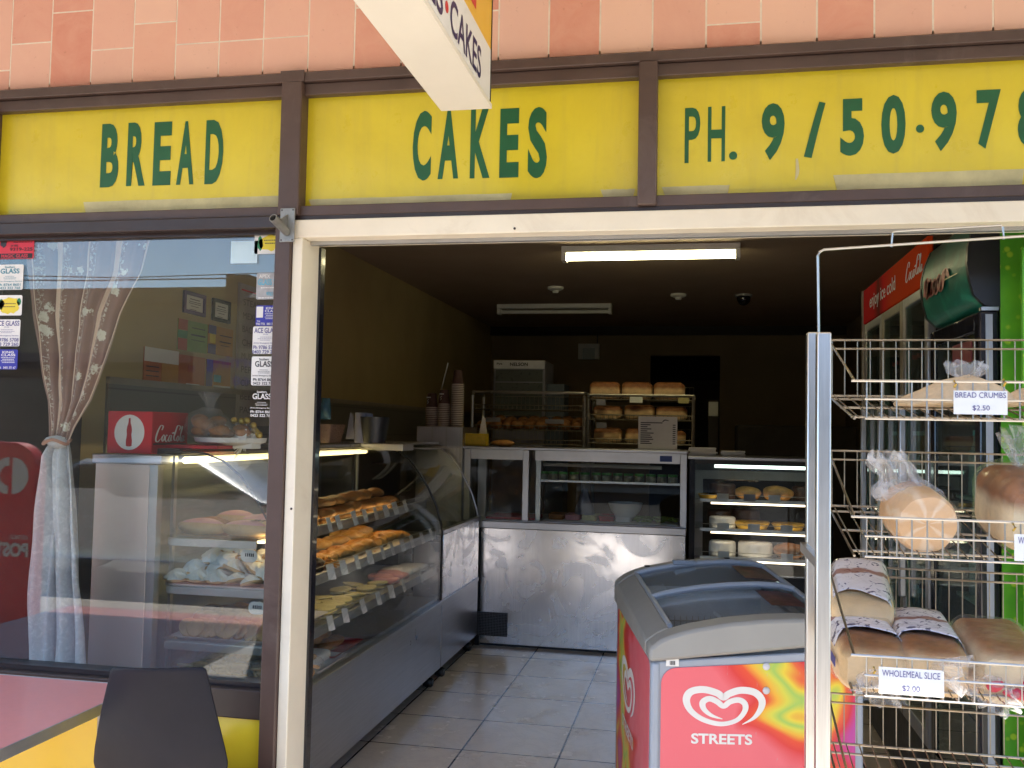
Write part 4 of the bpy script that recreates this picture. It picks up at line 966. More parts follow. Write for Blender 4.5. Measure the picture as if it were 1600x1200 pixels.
bt = [(.09, -.85), (.16, -.8), (.17, -.5), (.12, -.15), (.15, .1), (.12, .35), (.06, .55), (.05, .8), (.06, .85)]
bp = [(x*1.2, z) for x, z in bt]+[(-x*1.2, z) for x, z in reversed(bt)]
bm_ = MB(); bm_.prism([(dcx+x*rd, yk-.002, dcz+z*rd) for x, z in bp], (0, .0006, 0)); part('bottle_print', bm_, 'coked', ck, smooth=0)
mb = MB(); s0 = (cx1+.0012, yk+.02, cz0+.045); SR = (0, .205, 0); SU = (0, 0, .062)
STROKES = [[(.21, .72, .04), (.25, .95, .05), (.17, 1.0, .04), (.07, .6, .06), (.02, .15, .055), (.08, .0, .05), (.18, .2, .02)],
  [(.27, .42, .03), (.22, .25, .05), (.24, .02, .04), (.30, .2, .045), (.29, .42, .03), (.25, .44, .02)],
  [(.40, .38, .04), (.36, .42, .03), (.33, .15, .05), (.37, .0, .04), (.43, .18, .02)],
  [(.53, .38, .03), (.48, .40, .03), (.44, .12, .05), (.48, .02, .03), (.54, .42, .04), (.52, .06, .05), (.57, .12, .02)],
  [(.56, .52, .09), (.64, .58, .09)],
  [(.80, .72, .03), (.84, .95, .05), (.74, 1.0, .05), (.66, .55, .06), (.62, .25, .05), (.66, .06, .05), (.73, .2, .02)],
  [(.76, .36, .03), (.72, .2, .05), (.75, .02, .04), (.79, .2, .04), (.77, .38, .02)],
  [(.80, .1, .02), (.91, .85, .04), (.89, .95, .03), (.84, .3, .05), (.85, .03, .04), (.89, .1, .02)],
  [(.96, .36, .03), (.92, .38, .03), (.89, .12, .045), (.92, .02, .03), (.97, .38, .035), (.95, .05, .045), (1.0, .12, .02)]]
for st in STROKES: ribbon(mb, [(a, b, wd*.9) for a, b, wd in st], s0, SR, SU, .0016)
part('script_lettering', mb, 'white', ck, smooth=0)
# cake plate with bagged buns and lollipops
pl = at(345, 697, y=.62); plx = pl.x
plt = MB().lathe([(.001, 0), (.10, 0), (.135, .012), (.14, .03), (.134, .03), (.126, .018), (.001, .012)], (plx+.02, .66, 1.372), 32)
tag(solo('cake_plate', plt, 'white'), 'white round plate holding bagged buns on the display case', 'plate')
tag(solo('red_mat', MB().box(plx-.19, plx+.05, .50, .74, 1.359, 1.371), 'redtray'), 'thin red board under the white plate and carton', 'board')
bg2 = thing('bun_bag', 'clear tied bag of brown buns on the white plate', 'bag', (plx-.03, .60, 1.386))
bm2 = MB(); bm2.ell((plx-.045, .60, 1.45), (.088, .07, .065), 24, 12, .3, 22); n = []
for j in range(6):
    v = j/5; r0 = .012+.03*v*v; n.append([Vector((plx-.04+r0*(1+.4*math.sin(i*2.3))*math.cos(i*.3927), .60+r0*.6*math.sin(i*.3927), 1.505+.07*v+.01*math.sin(i*2.1)*v)) for i in range(16)])
bm2.loft(n, False); part('film', bm2, 'bagc', bg2)
bb = MB()
for i in range(9): bb.ell((plx-.045+rnd(-.05, .05), .60+rnd(-.03, .03), 1.42+rnd(0, .06)), (.035, .03, .022), 14, 8, .15, 30, seed=i)
part('buns', bb, 'crust', bg2)
bb2 = thing('bun_bag', 'clear bag of darker buns lying on the right of the white plate', 'bag', (plx+.07, .58, 1.386))
part('film', MB().ell((plx+.06, .57, 1.425), (.1, .06, .042), 24, 12, .3, 24), 'bagc', bb2); bb = MB()
for i in range(8): bb.ell((plx+.06+rnd(-.065, .065), .57+rnd(-.03, .03), 1.41+rnd(0, .03)), (.03, .028, .018), 14, 8, .15, 30, seed=i)
part('buns', bb, 'crust', bb2)
lolb = MB().ell((0, 0, .12), (.014, .014, .014), 12, 8); lols = MB().tube([(0, 0, 0), (0, 0, .107)], .002, 6)
M['goldfoil'] = P('gold_foil', (.62, .42, .08), .3, .5, var=.4, scale=60)
lp = thing('lollipop', 'gold wrapped lollipop', 'lollipop'); part('sweet', lolb, 'goldfoil', lp); part('stick', lols, 'white', lp)
LP = Batch(lp)
for px, py in ((366, 657), (378, 658), (386, 657), (396, 665), (398, 673), (401, 676), (392, 678), (405, 680), (343, 655)):
    p = at(px, py, y=.64); d = Vector((plx+.09-p.x, 0, 1.38-p.z)); L_ = d.length
    tilt = math.atan2(p.x-(plx+.09), p.z-1.38)
    LP((p.x-math.sin(tilt)*.12, .64, p.z-math.cos(tilt)*.12), 0, 'gold wrapped lollipop on a stick beside the bagged buns', None, (0, tilt, 0), group='gold lollipops in the holder')
tag(solo('lollipop_holder', MB().box(plx+.06, plx+.14, .60, .68, 1.36, 1.42), 'white', bev=.003), 'small white block holding the gold lollipops', 'holder')
p = at(379, 680, y=.56); tag(solo('price_card', MB().box(p.x-.018, p.x+.018, .555, .557, p.z-.02, p.z+.024), 'white'), 'blank white card standing among the lollipops', 'price card')
# counter clutter behind the jamb
def pxbox(name, x0, x1, y0, y1, yw, dep, mat, label, cat, bev=.003):
    a = at(x0, y1, y=yw); b = at(x1, y0, y=yw); return tag(solo(name, MB().box(a.x, b.x, yw, yw+dep, a.z, b.z), mat, bev=bev), label, cat)
M['bluepack'] = P('blue_packet', (.04, .12, .18), .5, var=.5, scale=14); M['dimgrey'] = P('dim_grey_plastic', (.25, .24, .28), .5)
yq = 1.75
t = thing('snack_packet', 'dark blue snack packet standing on the counter behind the jamb', 'packet', at(508, 668, y=yq)); a = at(500, 655, y=yq); b = at(518, 622, y=yq)
pk = MB(); L = []
for j in range(9):
    v = j/8; th = .03*math.sin(math.pi*min(1, v*1.02))+.002; wd = (b.x-a.x)/2*(1-.25*v); cx = (a.x+b.x)/2
    L.append([(cx+wd*math.cos(i*.524), yq+th*math.sin(i*.524), a.z+(b.z-a.z)*v) for i in range(12)])
pk.loft(L); part('pouch', pk, 'bluepack', t)
t = thing('wire_basket', 'dim wicker basket on the counter behind the jamb', 'basket', at(508, 692, y=yq)); a = at(494, 692, y=yq); b = at(522, 663, y=yq)
L = MB(); L.loft([[(a.x+.02+q[0]*(b.x-a.x-.04), yq+q[1]*.16, a.z) for q in rr(0, 1, 0, 1, .15)], [(a.x+q[0]*(b.x-a.x), yq-.02+q[1]*.2, b.z) for q in rr(0, 1, 0, 1, .15)], [(a.x+.008+q[0]*(b.x-a.x-.016), yq-.012+q[1]*.184, b.z) for q in rr(0, 1, 0, 1, .15)], [(a.x+.026+q[0]*(b.x-a.x-.052), yq+.01+q[1]*.14, a.z+.01) for q in rr(0, 1, 0, 1, .15)]])
part('basket', L, P('basket_weave', (.16, .10, .08), .7, bump=.8, bscale=90), t)
t = thing('paper_towel', 'white paper towel roll standing on the counter', 'paper roll', at(568, 692, y=yq)); c_ = at(566, 692, y=yq); h_ = at(566, 645, y=yq).z
part('roll', MB().lathe([(.012, 0), (.04, 0), (.04, h_-c_.z), (.012, h_-c_.z)], c_, 22), 'dimgrey', t); part('loose_sheet', MB().box(c_.x+.03, c_.x+.065, yq-.035, yq-.033, h_-.06, h_-.005), 'dimgrey', t)
t = thing('black_bowl', 'black plastic tub beside the paper towel on the counter', 'tub', at(585, 692, y=1.72)); c_ = at(585, 692, y=1.72)
part('tub', MB().lathe([(.001, 0), (.055, 0), (.075, .13), (.07, .13), (.05, .01), (.001, .01)], c_, 24), 'black', t)
t = thing('folded_cloth', 'white folded cloth hanging in the clutter behind the jamb', 'cloth', at(545, 690, y=1.9)); c_ = at(546, 686, y=1.9)
part('cloth', MB().prism([c_+Vector((-.02, 0, 0)), c_+Vector((.028, 0, 0)), c_+Vector((.012, 0, .13)), c_+Vector((.0, 0, .14))], (0, .02, 0)), 'dimgrey', t)
pxbox('weighing_scale', 563, 630, 694, 703, 2.3, .2, 'steelv', 'flat pale steel scale lying on the display case top', 'scale')

# ------------------------------------------------------------------ steel tower with coffee cups
yt = 3.42
a = at(648, 800, y=yt); b = at(723, 667, y=yt)
tw = thing('steel_cupboard', 'tall steel cupboard in the corner with stacked cups on top', 'cupboard', ((a.x+b.x)/2, yt+.2, 0)); tx0, tx1, tz = a.x, b.x, b.z
part('body', MB().box(tx0, tx1, yt, yt+.42, .05, tz), 'steelv', tw, bev=.004)
for f in (.33, .64): part('seam', MB().box(tx0+(tx1-tx0)*f, tx0+(tx1-tx0)*f+.008, yt-.003, yt+.001, .3, tz-.002), 'chrome', tw)
part('edge', MB().box(tx1-.018, tx1+.002, yt-.006, yt+.004, .3, tz-.002), 'chrome', tw)
cupo = MB().lathe([(.001, 0), (.030, 0), (.041, .098), (.044, .098), (.0445, .104), (.040, .105), (.029, .004), (.001, .004)], (0, 0, 0), 20)
def cup(): 
    t = thing('paper_cup', 'paper cup', 'cup')
    # stacked upside down: brown body above, pale rim below
    bd = MB().lathe([(.001, .104), (.030, .104), (.0405, .008), (.038, .008), (.028, .100), (.001, .100)], (0, 0, 0), 20)
    rm = MB().lathe([(.0385, 0), (.0445, 0), (.0448, .0075), (.0385, .0079)], (0, 0, 0), 20)
    part('body', bd, 'cupb', t); part('rim', rm, 'cupw', t); return Batch(t)
CUP = cup()
for (px, n_, lab, grp) in ((674, 11, 'brown paper cup in the left stack on the steel cupboard', 'left cup stack'), (693, 13, 'brown paper cup in the middle stack on the steel cupboard', 'middle cup stack'), (714, 24, 'brown paper cup in the tall right stack on the steel cupboard', 'right cup stack')):
    p = at(px, 667, y=yt+.07)
    for i in range(n_): CUP((p.x, yt+.07, tz+.0005+.0125*i), rnd(0, 6), lab, group=grp)
mbp = MB()
for px, zz in ((672, 11*.0125), (692, 13*.0125)):
    p = at(px, 640, y=yt+.07); mbp.box(p.x-.016, p.x+.016, yt+.07-.0425, yt+.07-.0415, tz+zz+.058, tz+zz+.066)
    ribbon(mbp, [(0, 0, .1), (.3, .5, .16), (.0, 1, .1), (.5, 1.3, .12)], (p.x-.008, yt+.07-.042, tz+zz+.018), (.02, 0, 0), (0, .003, .022))
tag(solo('cup_print', mbp, 'white', smooth=0), 'pale print on the brown cups of the two shorter stacks', 'print')
p = at(683, 630, y=yt+.2); q = at(700, 567, y=yt+.2)
tag(solo('tongs', MB().tube([p, (p+q)/2+Vector((.004, 0, 0)), q], .005, 6), 'chrome'), 'thin metal rod leaning out above the paper cups', 'rod')

# ------------------------------------------------------------------ sandwich bar
ys = 3.45
sb = thing('sandwich_bar', 'steel sandwich bar with a glass screen at the back of the shop', 'counter', (-.77, 3.8, 0))
x0, x1 = -1.465, -.072
part('front_panel', MB().box(x0+.03, x1, ys, ys+.02, .02, .79), 'swirl', sb, bev=.002)
part('front_rail', MB().box(x0, x1+.005, ys-.022, ys+.05, .792, .84), 'steel', sb, bev=.004)
part('side_panel', MB().box(x1-.02, x1, ys+.021, ys+.75, .02, .79), 'steel', sb)
part('corner_gap', MB().box(x0-.002, x0+.028, ys+.005, ys+.03, .0, .79), 'black', sb)
part('plinth', MB().box(x0+.03, x1-.02, ys+.03, ys+.7, .0, .018), 'black', sb)
part('bench', MB().box(x0-.1, x1, ys+.051, ys+.75, .80, .835), 'steel', sb)
ga, gb = at(744, 992, y=ys-.004), at(793, 958, y=ys-.004)
part('vent_grille', MB().box(ga.x, gb.x, ys-.006, ys-.0005, ga.z, gb.z), 'grille', sb)
xl = at(728, 705, y=ys).x
part('top', MB().box(xl-.02, x1+.01, ys+.0, ys+.42, 1.322, 1.342), 'steel', sb, bev=.004)
part('head_rail', MB().box(xl+.03, -1.135, ys+.02, ys+.05, 1.255, 1.3215), 'alu', sb)
part('head_rail', MB().box(-1.075, x1-.02, ys+.02, ys+.05, 1.255, 1.3215), 'alu', sb)
for px, lean in ((731, 0), (822, 0), (1068, 0)):
    xx = at(px, 760, y=ys+.03).x
    part('upright', MB().box(xx-.022, xx+.022, ys+.005, ys+.045, .8405, 1.3215), 'alu', sb, bev=.003)
xx = at(753, 760, y=ys+.3).x; part('upright', MB().box(xx-.03, xx+.03, ys+.3, ys+.34, .84, 1.3215), 'alu', sb)
xx = at(840, 760, y=ys+.06).x; part('upright', MB().box(xx-.012, xx+.02, ys+.06, ys+.08, .84, 1.254), 'alu', sb)
part('screen', MB().box(xl, x1-.024, ys+.024, ys+.03, .8405, 1.254), 'bglass', sb)
sz = at(950, 752, y=ys+.12).z
part('glass_shelf', MB().box(-1.05, x1-.03, ys+.06, ys+.22, sz-.006, sz), 'cglass', sb)
part('shelf_edge', MB().box(-1.05, x1-.03, ys+.052, ys+.0595, sz-.012, sz+.002), 'alu', sb)
part('tube', MB().tube([at(849, 725, y=ys+.2), at(1034, 731, y=ys+.2)], .013, 8), 'white', sb)
part('label', MB().box(at(1031, 720, y=ys+.018).x, at(1050, 720, y=ys+.018).x, ys+.0175, ys+.0195, 1.268, 1.306), P('blue_maker_label', (.02, .06, .28), .4), sb)
part('food_well', MB().box(-1.03, x1-.05, ys+.10, ys+.45, .8355, .85), 'white', sb, bev=.004)
part('food_well', MB().box(-1.42, -1.08, ys+.06, ys+.4, .8355, .862), 'redtray', sb, bev=.004)
part('cutting_board', MB().box(-1.42, -.09, ys-.015, ys+.045, .8405, .849), 'dimwhite', sb, bev=.002)
for i in range(16):
    gx, gy = -.98+.055*i, ys+.2+rnd(-.06, .06)
lettuce = MB()
for i in range(70):
    c = Vector((rnd(-.42, -.14), ys+rnd(.14, .35), .86+rnd(0, .02))); lettuce.ell(c, (.02, .016, .008), 7, 4, .8, 60, seed=i)
tag(solo('lettuce', lettuce, P('shredded_lettuce', (.25, .36, .07), .6, var=.4, scale=40)), 'shredded lettuce in the sandwich bar well below the bowl', 'lettuce', kind='stuff')
for i in range(5):
    tag(solo('food_tub', MB().loft([[(x*.05-.95+.115*i, ys+.26+y*.1, .8505) for x, y in rr(-1, 1, -1, 1, .2)], [(x*.054-.95+.115*i, ys+.26+y*.105, .884) for x, y in rr(-1, 1, -1, 1, .2)], [(x*.047-.95+.115*i, ys+.26+y*.098, .878) for x, y in rr(-1, 1, -1, 1, .2)]]), ('crust', 'pinkice', 'greenbis', 'redtray', 'cream2')[i]),
        ('small tub of brown filling in the sandwich well', 'small tub of pink filling in the sandwich well', 'small tub of pale green filling in the sandwich well', 'small tub of red filling in the sandwich well', 'small tub of white filling in the sandwich well')[i], 'food tub')
bc = at(978, 800, y=ys+.3)
tag(solo('bowl', MB().lathe([(.001, 0), (.05, 0), (.10, .06), (.118, .115), (.112, .115), (.09, .05), (.001, .012)], (bc.x, ys+.24, .86), 28), 'white'), 'white bowl in the sandwich bar behind the glass', 'bowl')
jar = thing('spread_jar', 'small jar', 'jar')
jb = MB().lathe([(.001, 0), (.028, 0), (.031, .004), (.031, .034), (.027, .038), (.001, .038)], (0, 0, 0), 16); jl = MB().lathe([(.001, .0385), (.031, .0385), (.031, .053), (.001, .054)], (0, 0, 0), 16)
part('body', jb, P('jar_body', (.34, .36, .26), .3, var=.7, scale=28), jar); part('lid', jl, P('jar_lid', (.07, .34, .06), .4), jar)
JAR = Batch(jar)
xs_ = [at(px, 752, y=ys+.12).x for px in (849, 864, 880, 897, 914, 932, 948, 965, 982, 999, 1017, 1034, 1051)]
for xx in xs_: JAR((xx, ys+.12, sz+.0005), rnd(0, 6), 'small green-lidded jar in the row on the sandwich bar glass shelf', 1.05, group='green-lidded jars in a row')
bt_ = at(767, 795, y=ys+.2)
tag(solo('sauce_bottle', MB().lathe([(.001, 0), (.03, 0), (.033, .03), (.03, .1), (.012, .14), (.01, .17), (.001, .171)], (bt_.x, ys+.2, .863), 16), 'bagc'), 'clear bottle standing behind the left glass of the sandwich bar', 'bottle')
tag(solo('cone_cover', MB().lathe([(.07, 0), (.06, .08), (.035, .14), (.02, .2), (.001, .205)], (at(914, 780, y=ys+.34).x, ys+.34, .851), 20, lambda q, z: 1+.1*math.sin(q*30)), 'dimgrey'), 'crumpled pale paper bag inside the sandwich bar', 'paper bag')
# on the sandwich bar top
ztop = 1.3425
def topx(px, y=ys+.1): return at(px, 697, y=y).x
tb = thing('tissue_box', 'yellow patterned tissue box on the sandwich bar top', 'tissue box', (topx(744), ys+.1, ztop))
part('box', MB().box(topx(726), topx(761), ys+.05, ys+.15, ztop, ztop+.085), 'yellowbox', tb, bev=.002)
part('tissue', MB().prism([(topx(748), ys+.1, ztop+.0855), (topx(760), ys+.1, ztop+.0855), (topx(757), ys+.1, ztop+.19), (topx(753), ys+.1, ztop+.21)], (0, .012, 0)), 'white', tb)
tag(solo('bread_roll', MB().ell((topx(786), ys+.1, ztop+.022), (.085, .045, .024), 20, 10, .1, 14), 'pasty'), 'golden bread roll lying beside the yellow tissue box', 'bread roll')
mc = thing('menu_card', 'white printed menu card standing on the sandwich bar top', 'menu card', (topx(1027), ys+.1, ztop))
mx0, mx1 = topx(997), topx(1058); mz1 = at(1027, 651, y=ys+.1).z
part('card', MB().box(mx0, mx1, ys+.1, ys+.103, ztop+.008, mz1), 'white', mc); part('base', MB().box(mx0-.02, mx1+.02, ys+.06, ys+.14, ztop, ztop+.0075), 'dimwhite', mc)
mb = MB(); hh = mz1-ztop
ribbon(mb, [(.62, .84, .02), (.68, .9, .03), (.78, .88, .015)], (mx0, ys+.1, ztop), (mx1-mx0, 0, 0), (0, 0, hh))
for i in range(11):
    zz = ztop+hh*(.80-.062*i); e = mx0+(mx1-mx0)*(.62 if i == 0 else rnd(.22, .5)); mb.box(mx0+.015, e, ys+.0985, ys+.0998, zz, zz+.006)
    if i: mb.box(mx1-.03, mx1-.012, ys+.0985, ys+.0998, zz, zz+.006)
part('print', mb, 'ink', mc)

# ------------------------------------------------------------------ bread racks behind the bar
loafp = MB()
def loaf_shape(wx, wy, h, bulge=.012, seed=0):
    """tin loaf lying along y: rounded section with a swollen top"""
    mb = MB(); L = []
    n = 13
    for j in range(n):
        v = -1+2*j/(n-1); yy = v*wy/2; s_ = (1-abs(v)**8*.17)
        sec = []
        for x_, z_ in rr(-wx/2, wx/2, 0, h, min(wx, h)*.27, 5):
            up = max(0, (z_-h*.5)/(h*.5)); bl = bulge*up
            nn = .004*noise.noise((x_*30+seed, yy*24, z_*30))
            sec.append(Vector((x_*s_*(1+bl*2.2)+nn, yy+nn, h*.5+(z_-h*.5)*s_+bl*(1-(2*x_/wx)**2)*(1-v**4)+nn)))
        L.append(sec)
    return mb.loft(L)
def loafproto(name, mat, cat, *a, **k): return proto(name, mat, loaf_shape(*a, **k), cat)
LOAF = loafproto('bread_loaf', 'loafm', 'loaf', .24, .12, .125)
def pt(x, y, z): return Vector((x, y, z))
def wire_rack(label, x0, x1, y0, y1, levels, ztopw, base):
    t = thing('bread_rack', label, 'bread rack', ((x0+x1)/2, (y0+y1)/2, base))
    for xx in (x0, x1):
        part('frame', MB().tube([(xx, y0, base), (xx, y0, ztopw-.03), (xx, y0+.03, ztopw), (xx, y1-.03, ztopw), (xx, y1, ztopw-.03), (xx, y1, base)], .014, 8), 'chrome', t)
    part('top_bar', MB().tube([(x0, y0+.03, ztopw), (x1, y0+.03, ztopw)], .012, 8), 'chrome', t)
    for z in levels:
        mb = MB()
        for i in range(7): yy = y0+(y1-y0)*i/6; mb.tube([(x0, yy, z), (x1, yy, z)], .004, 5)
        for i in range(26): xx = x0+(x1-x0)*i/25; mb.tube([(xx, y0, z+.035), (xx, y0, z), (xx, y1, z), (xx, y1, z+.12)], .0022, 4)
        mb.tube([(x0, y0, z+.035), (x1, y0, z+.035)], .0045, 5); mb.tube([(x0, y1, z+.12), (x1, y1, z+.12)], .003, 5)
        part('wire_shelf', mb, 'wire', t)
    return t
yr = 4.6
rA0, rA1 = at(737, 690, y=yr).x, at(912, 690, y=yr).x; zA = at(820, 613, y=yr).z
wire_rack('tall wire bread rack holding brown rolls behind the sandwich bar', rA0, rA1, yr, yr+.4, [at(820, 690, y=yr).z-.02, at(820, 672, y=yr).z, at(820, 640, y=yr).z], zA, .6)
zr = at(820, 672, y=yr).z+.006
small = proto('dinner_roll', 'crust', MB().ell((0, 0, .03), (.05, .045, .036), 16, 10, .12, 20, -.028), 'bread roll')
for r0 in range(3):
    for i in range(9):
        small((rA0+.08+.095*i+rnd(-.01, .01), yr+.07+.1*r0, zr+.022*r0), rnd(0, 6), 'brown bread roll heaped on the rack behind the sandwich bar', rnd(.9, 1.15), group='bread rolls on the rear rack')
a = at(759, 652, y=yr-.012); tag(solo('price_label', MB().box(a.x, a.x+.12, yr-.013, yr-.008, a.z-.035, a.z), 'dimgrey'), 'grey label on the left of the rear roll rack', 'label')
a = at(852, 655, y=yr-.012); tag(solo('price_label', MB().box(a.x, a.x+.15, yr-.013, yr-.008, a.z-.035, a.z), 'dimgrey'), 'grey label on the right of the rear roll rack', 'label')
rB0, rB1 = at(918, 690, y=yr).x, at(1083, 690, y=yr).x; zb1 = at(1000, 618, y=yr).z; zb2 = at(1000, 656, y=yr).z; zb3 = at(1000, 694, y=yr).z
wire_rack('second wire bread rack with three brown loaves on its top shelf', rB0, rB1, yr, yr+.4, [zb3, zb2, zb1-.035], zb1, .6)
for i, px in enumerate((946, 996, 1046)):
    LOAF((at(px, 600, y=yr+.1).x, yr+.09, zb1+.001-.03), 0, ('brown loaf, left of three on the top of the rear rack', 'brown loaf, middle of three on the top of the rear rack', 'brown loaf, right of three on the top of the rear rack')[i], (1, 1, 1.05))
for z, n_, grp in ((zb2, 3, 'second'), (zb3, 3, 'lowest')):
    for i in range(n_): LOAF((rB0+.15+.25*i, yr+.12, z+.005), rnd(-.1, .1), 'brown loaf on the %s shelf of the rear bread rack' % grp, (rnd(.9, 1), 1, rnd(.75, .95)), group='loaves on the %s rear shelf' % grp)
for (px, py, w_, l_, c_) in ((932, 624, .07, 'small white price label at the left under the three loaves', 'dimgrey'), (984, 620, .10, 'curled white price label under the middle of the three loaves', 'white'), (1060, 621, .08, 'yellowish price label under the right of the three loaves', 'greenbis'), (932, 660, .08, 'grey label on the second shelf of the rear bread rack', 'dimgrey')):
    a = at(px, py, y=yr-.012); tag(solo('price_label', MB().box(a.x, a.x+w_, yr-.013, yr-.008, a.z-.045, a.z), c_), l_, 'label')
# appliance with NELSON panel, dark boxes further back
yn = 5.3; a = at(770, 640, y=yn); b = at(852, 563, y=yn)
ap = thing('kitchen_appliance', 'grey kitchen appliance lettered NELSON behind the roll rack', 'appliance', ((a.x+b.x)/2, yn+.2, .6))
part('body', MB().box(a.x, b.x, yn, yn+.5, .6, b.z), 'dimgrey', ap, bev=.006); part('fascia', MB().box(a.x+.004, b.x-.004, yn-.012, yn-.001, b.z-.075, b.z-.004), 'dimwhite', ap)
part('door', MB().box(a.x+.02, b.x-.02, yn-.010, yn-.001, b.z-.5, b.z-.085), P('oven_door', (.09, .10, .09), .3), ap)
part('handle', MB().box(a.x+.02, b.x-.02, yn-.018, yn-.0105, b.z-.20, b.z-.19), 'dimgrey', ap)
mb = MB(); text(mb, 'NELSON', (a.x+.15, yn-.0125, b.z-.052), (.16, 0, 0), (0, 0, .03), .03); text(mb, 'Pye', (a.x+.03, yn-.0125, b.z-.046), (.05, 0, 0), (0, 0, .022), .03); part('lettering', mb, 'ink', ap, smooth=0)
a = at(853, 640, y=5.4); b = at(882, 600, y=5.4); tag(solo('carton', MB().box(a.x, b.x, 5.4, 5.7, .6, b.z), P('dim_blue_carton', (.10, .12, .15), .7), bev=.004), 'dim blue carton beside the NELSON appliance', 'carton')
tag(solo('back_bench', MB().box(-2.48, -.9, 5.25, 5.95, .02, .6), 'darkw', bev=.01), 'dark bench under the NELSON appliance at the back', 'bench')
# lit clutter in the dark doorway area
a = at(1107, 655, y=6.2); b = at(1122, 628, y=6.2)
fx_ = thing('wall_notice', 'small pale notice glinting in the dark at the back right', 'notice', (a.x, 6.2, a.z))
part('sheet', MB().box(a.x, b.x, 6.19, 6.2, a.z+.03, b.z), 'white', fx_); part('bracket', MB().box(a.x+.0, b.x, 6.2, 6.23, 1.0, b.z+.02), 'darkw', fx_)
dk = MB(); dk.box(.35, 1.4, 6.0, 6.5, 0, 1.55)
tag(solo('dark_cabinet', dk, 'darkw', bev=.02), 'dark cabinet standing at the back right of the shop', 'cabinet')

# ------------------------------------------------------------------ cake cabinet
yc = 3.45
cc = thing('cake_cabinet', 'tall lit glass cake cabinet to the right of the sandwich bar', 'cake cabinet', (.37, 3.75, 0))
c0, c1 = -.05, .845; zt_ = 1.31
part('body', MB().box(c0, c1, yc+.02, yc+.6, .0, .55), 'black', cc, bev=.006)
part('side_panel', MB().box(c0, c0+.035, yc, yc+.6, .551, zt_-.021), 'blackgloss', cc); part('side_panel', MB().box(c1-.035, c1, yc, yc+.6, .551, zt_-.021), 'blackgloss', cc)
part('top', MB().box(c0-.01, c1+.01, yc-.01, yc+.62, zt_-.02, zt_), 'steel', cc, bev=.003)
part('back', MB().box(c0+.036, c1-.036, yc+.58, yc+.6, .551, zt_-.021), 'dimgrey', cc)
part('window_frame', MB().box(c0+.036, c1-.036, yc+.54, yc+.578, 1.14, 1.20), 'dimwhite', cc); part('window_frame', MB().box(c0+.036, c0+.09, yc+.54, yc+.578, .6, 1.139), 'dimwhite', cc)
part('dark_back', MB().box(c0+.091, c1-.036, yc+.56, yc+.5795, .56, 1.139), 'darkw', cc)
part('front_glass', MB().box(c0+.036, c1-.036, yc+.0, yc+.006, .551, zt_-.022), 'cglass', cc)
part('head_trim', MB().box(c0+.036, c1-.036, yc-.006, yc-.0005, zt_-.048, zt_-.0215), 'black', cc)
part('light_tube', MB().box(c0+.16, c1-.06, yc+.03, yc+.05, 1.238, 1.258), 'coolstrip', cc)
CS = []
for i, py in enumerate((782, 828, 872)):
    z = at(1180, py, y=yc+.06).z; CS.append(z)
    sh_ = part('shelf', MB().box(c0+.04, c1-.04, yc+.05, yc+.5, z-.004, z+.002), 'cglass', cc)
    part('rail', MB().box(c0+.07, c1-.04, yc+.035, yc+.0495, z-.018, z+.004), 'alu', sh_, bev=.002)
    part('guard', MB().tube([(c0+.07, yc+.042, z+.03), (c1-.05, yc+.042, z+.03)], .0025, 6), 'chrome', sh_)
    part('light_strip', MB().box(c0+.14, c1-.06, yc+.052, yc+.064, z-.0305, z-.0195), 'warmstrip2', sh_)
part('floor', MB().box(c0+.036, c1-.036, yc+.02, yc+.5, .552, .56), 'steel', cc)
def cake_mb(r, h): return MB().lathe([(.001, 0), (r, 0), (r*1.02, h*.5), (r, h), (r*.92, h*1.12), (.001, h*1.15)], (0, 0, 0), 26, lambda q, z: 1+.02*math.sin(q*40))
cakeA = proto('iced_cake', 'cream2', cake_mb(.085, .06), 'cake'); cakeB = proto('chocolate_cake', 'choc', cake_mb(.085, .085), 'cake'); cakeC = proto('custard_tart', 'yellowcake', MB().lathe([(.001, 0), (.075, 0), (.095, .03), (.088, .034), (.001, .028)], (0, 0, 0), 24), 'tart')
bunC = proto('caramel_bun_cake', 'pasty', MB().ell((0, 0, .035), (.095, .08, .045), 24, 12, .15, 22, -.034), 'cake')
roundC = proto('crumb_topped_cake', 'crust', MB().ell((0, 0, .04), (.105, .09, .045), 24, 12, .2, 30, -.04), 'cake')
def putc(B, i, px, lab, sc_=1, dy=.17): z = CS[i]+.003; B((at(px, 780, y=yc+dy).x, yc+dy, z), rnd(0, 6), lab, sc_)
putc(cakeB, 0, 1128, 'dark chocolate cake on the top shelf of the cake cabinet, left'); putc(bunC, 0, 1169, 'golden domed cake in the middle of the cake cabinet top shelf'); putc(bunC, 0, 1215, 'golden domed cake at the right of the cake cabinet top shelf', 1.15); putc(cakeB, 0, 1256, 'chocolate cake at the right end of the cake cabinet top shelf', .9, .25)
putc(cakeC, 0, 1108, 'yellow tart at the left end of the cake cabinet top shelf', .8, .14)
putc(cakeA, 1, 1129, 'white iced cake at the left of the cake cabinet second shelf'); putc(cakeC, 1, 1175, 'yellow custard tart in the middle of the second shelf', 1.25); putc(cakeC, 1, 1232, 'yellow custard tart at the right of the second shelf', 1.15)
putc(cakeB, 1, 1165, 'chocolate cake at the back of the second shelf in the middle', 1.1, .38); putc(cakeB, 1, 1125, 'chocolate cake at the back of the second shelf on the left', 1, .4)
putc(cakeA, 2, 1129, 'layered pale cake at the left of the cake cabinet bottom shelf', (1, 1, 1.3)); putc(cakeA, 2, 1180, 'large white cream cake in the middle of the bottom shelf', 1.3, .2); putc(roundC, 2, 1234, 'brown crumb topped cake at the right of the bottom shelf', 1.1, .15)
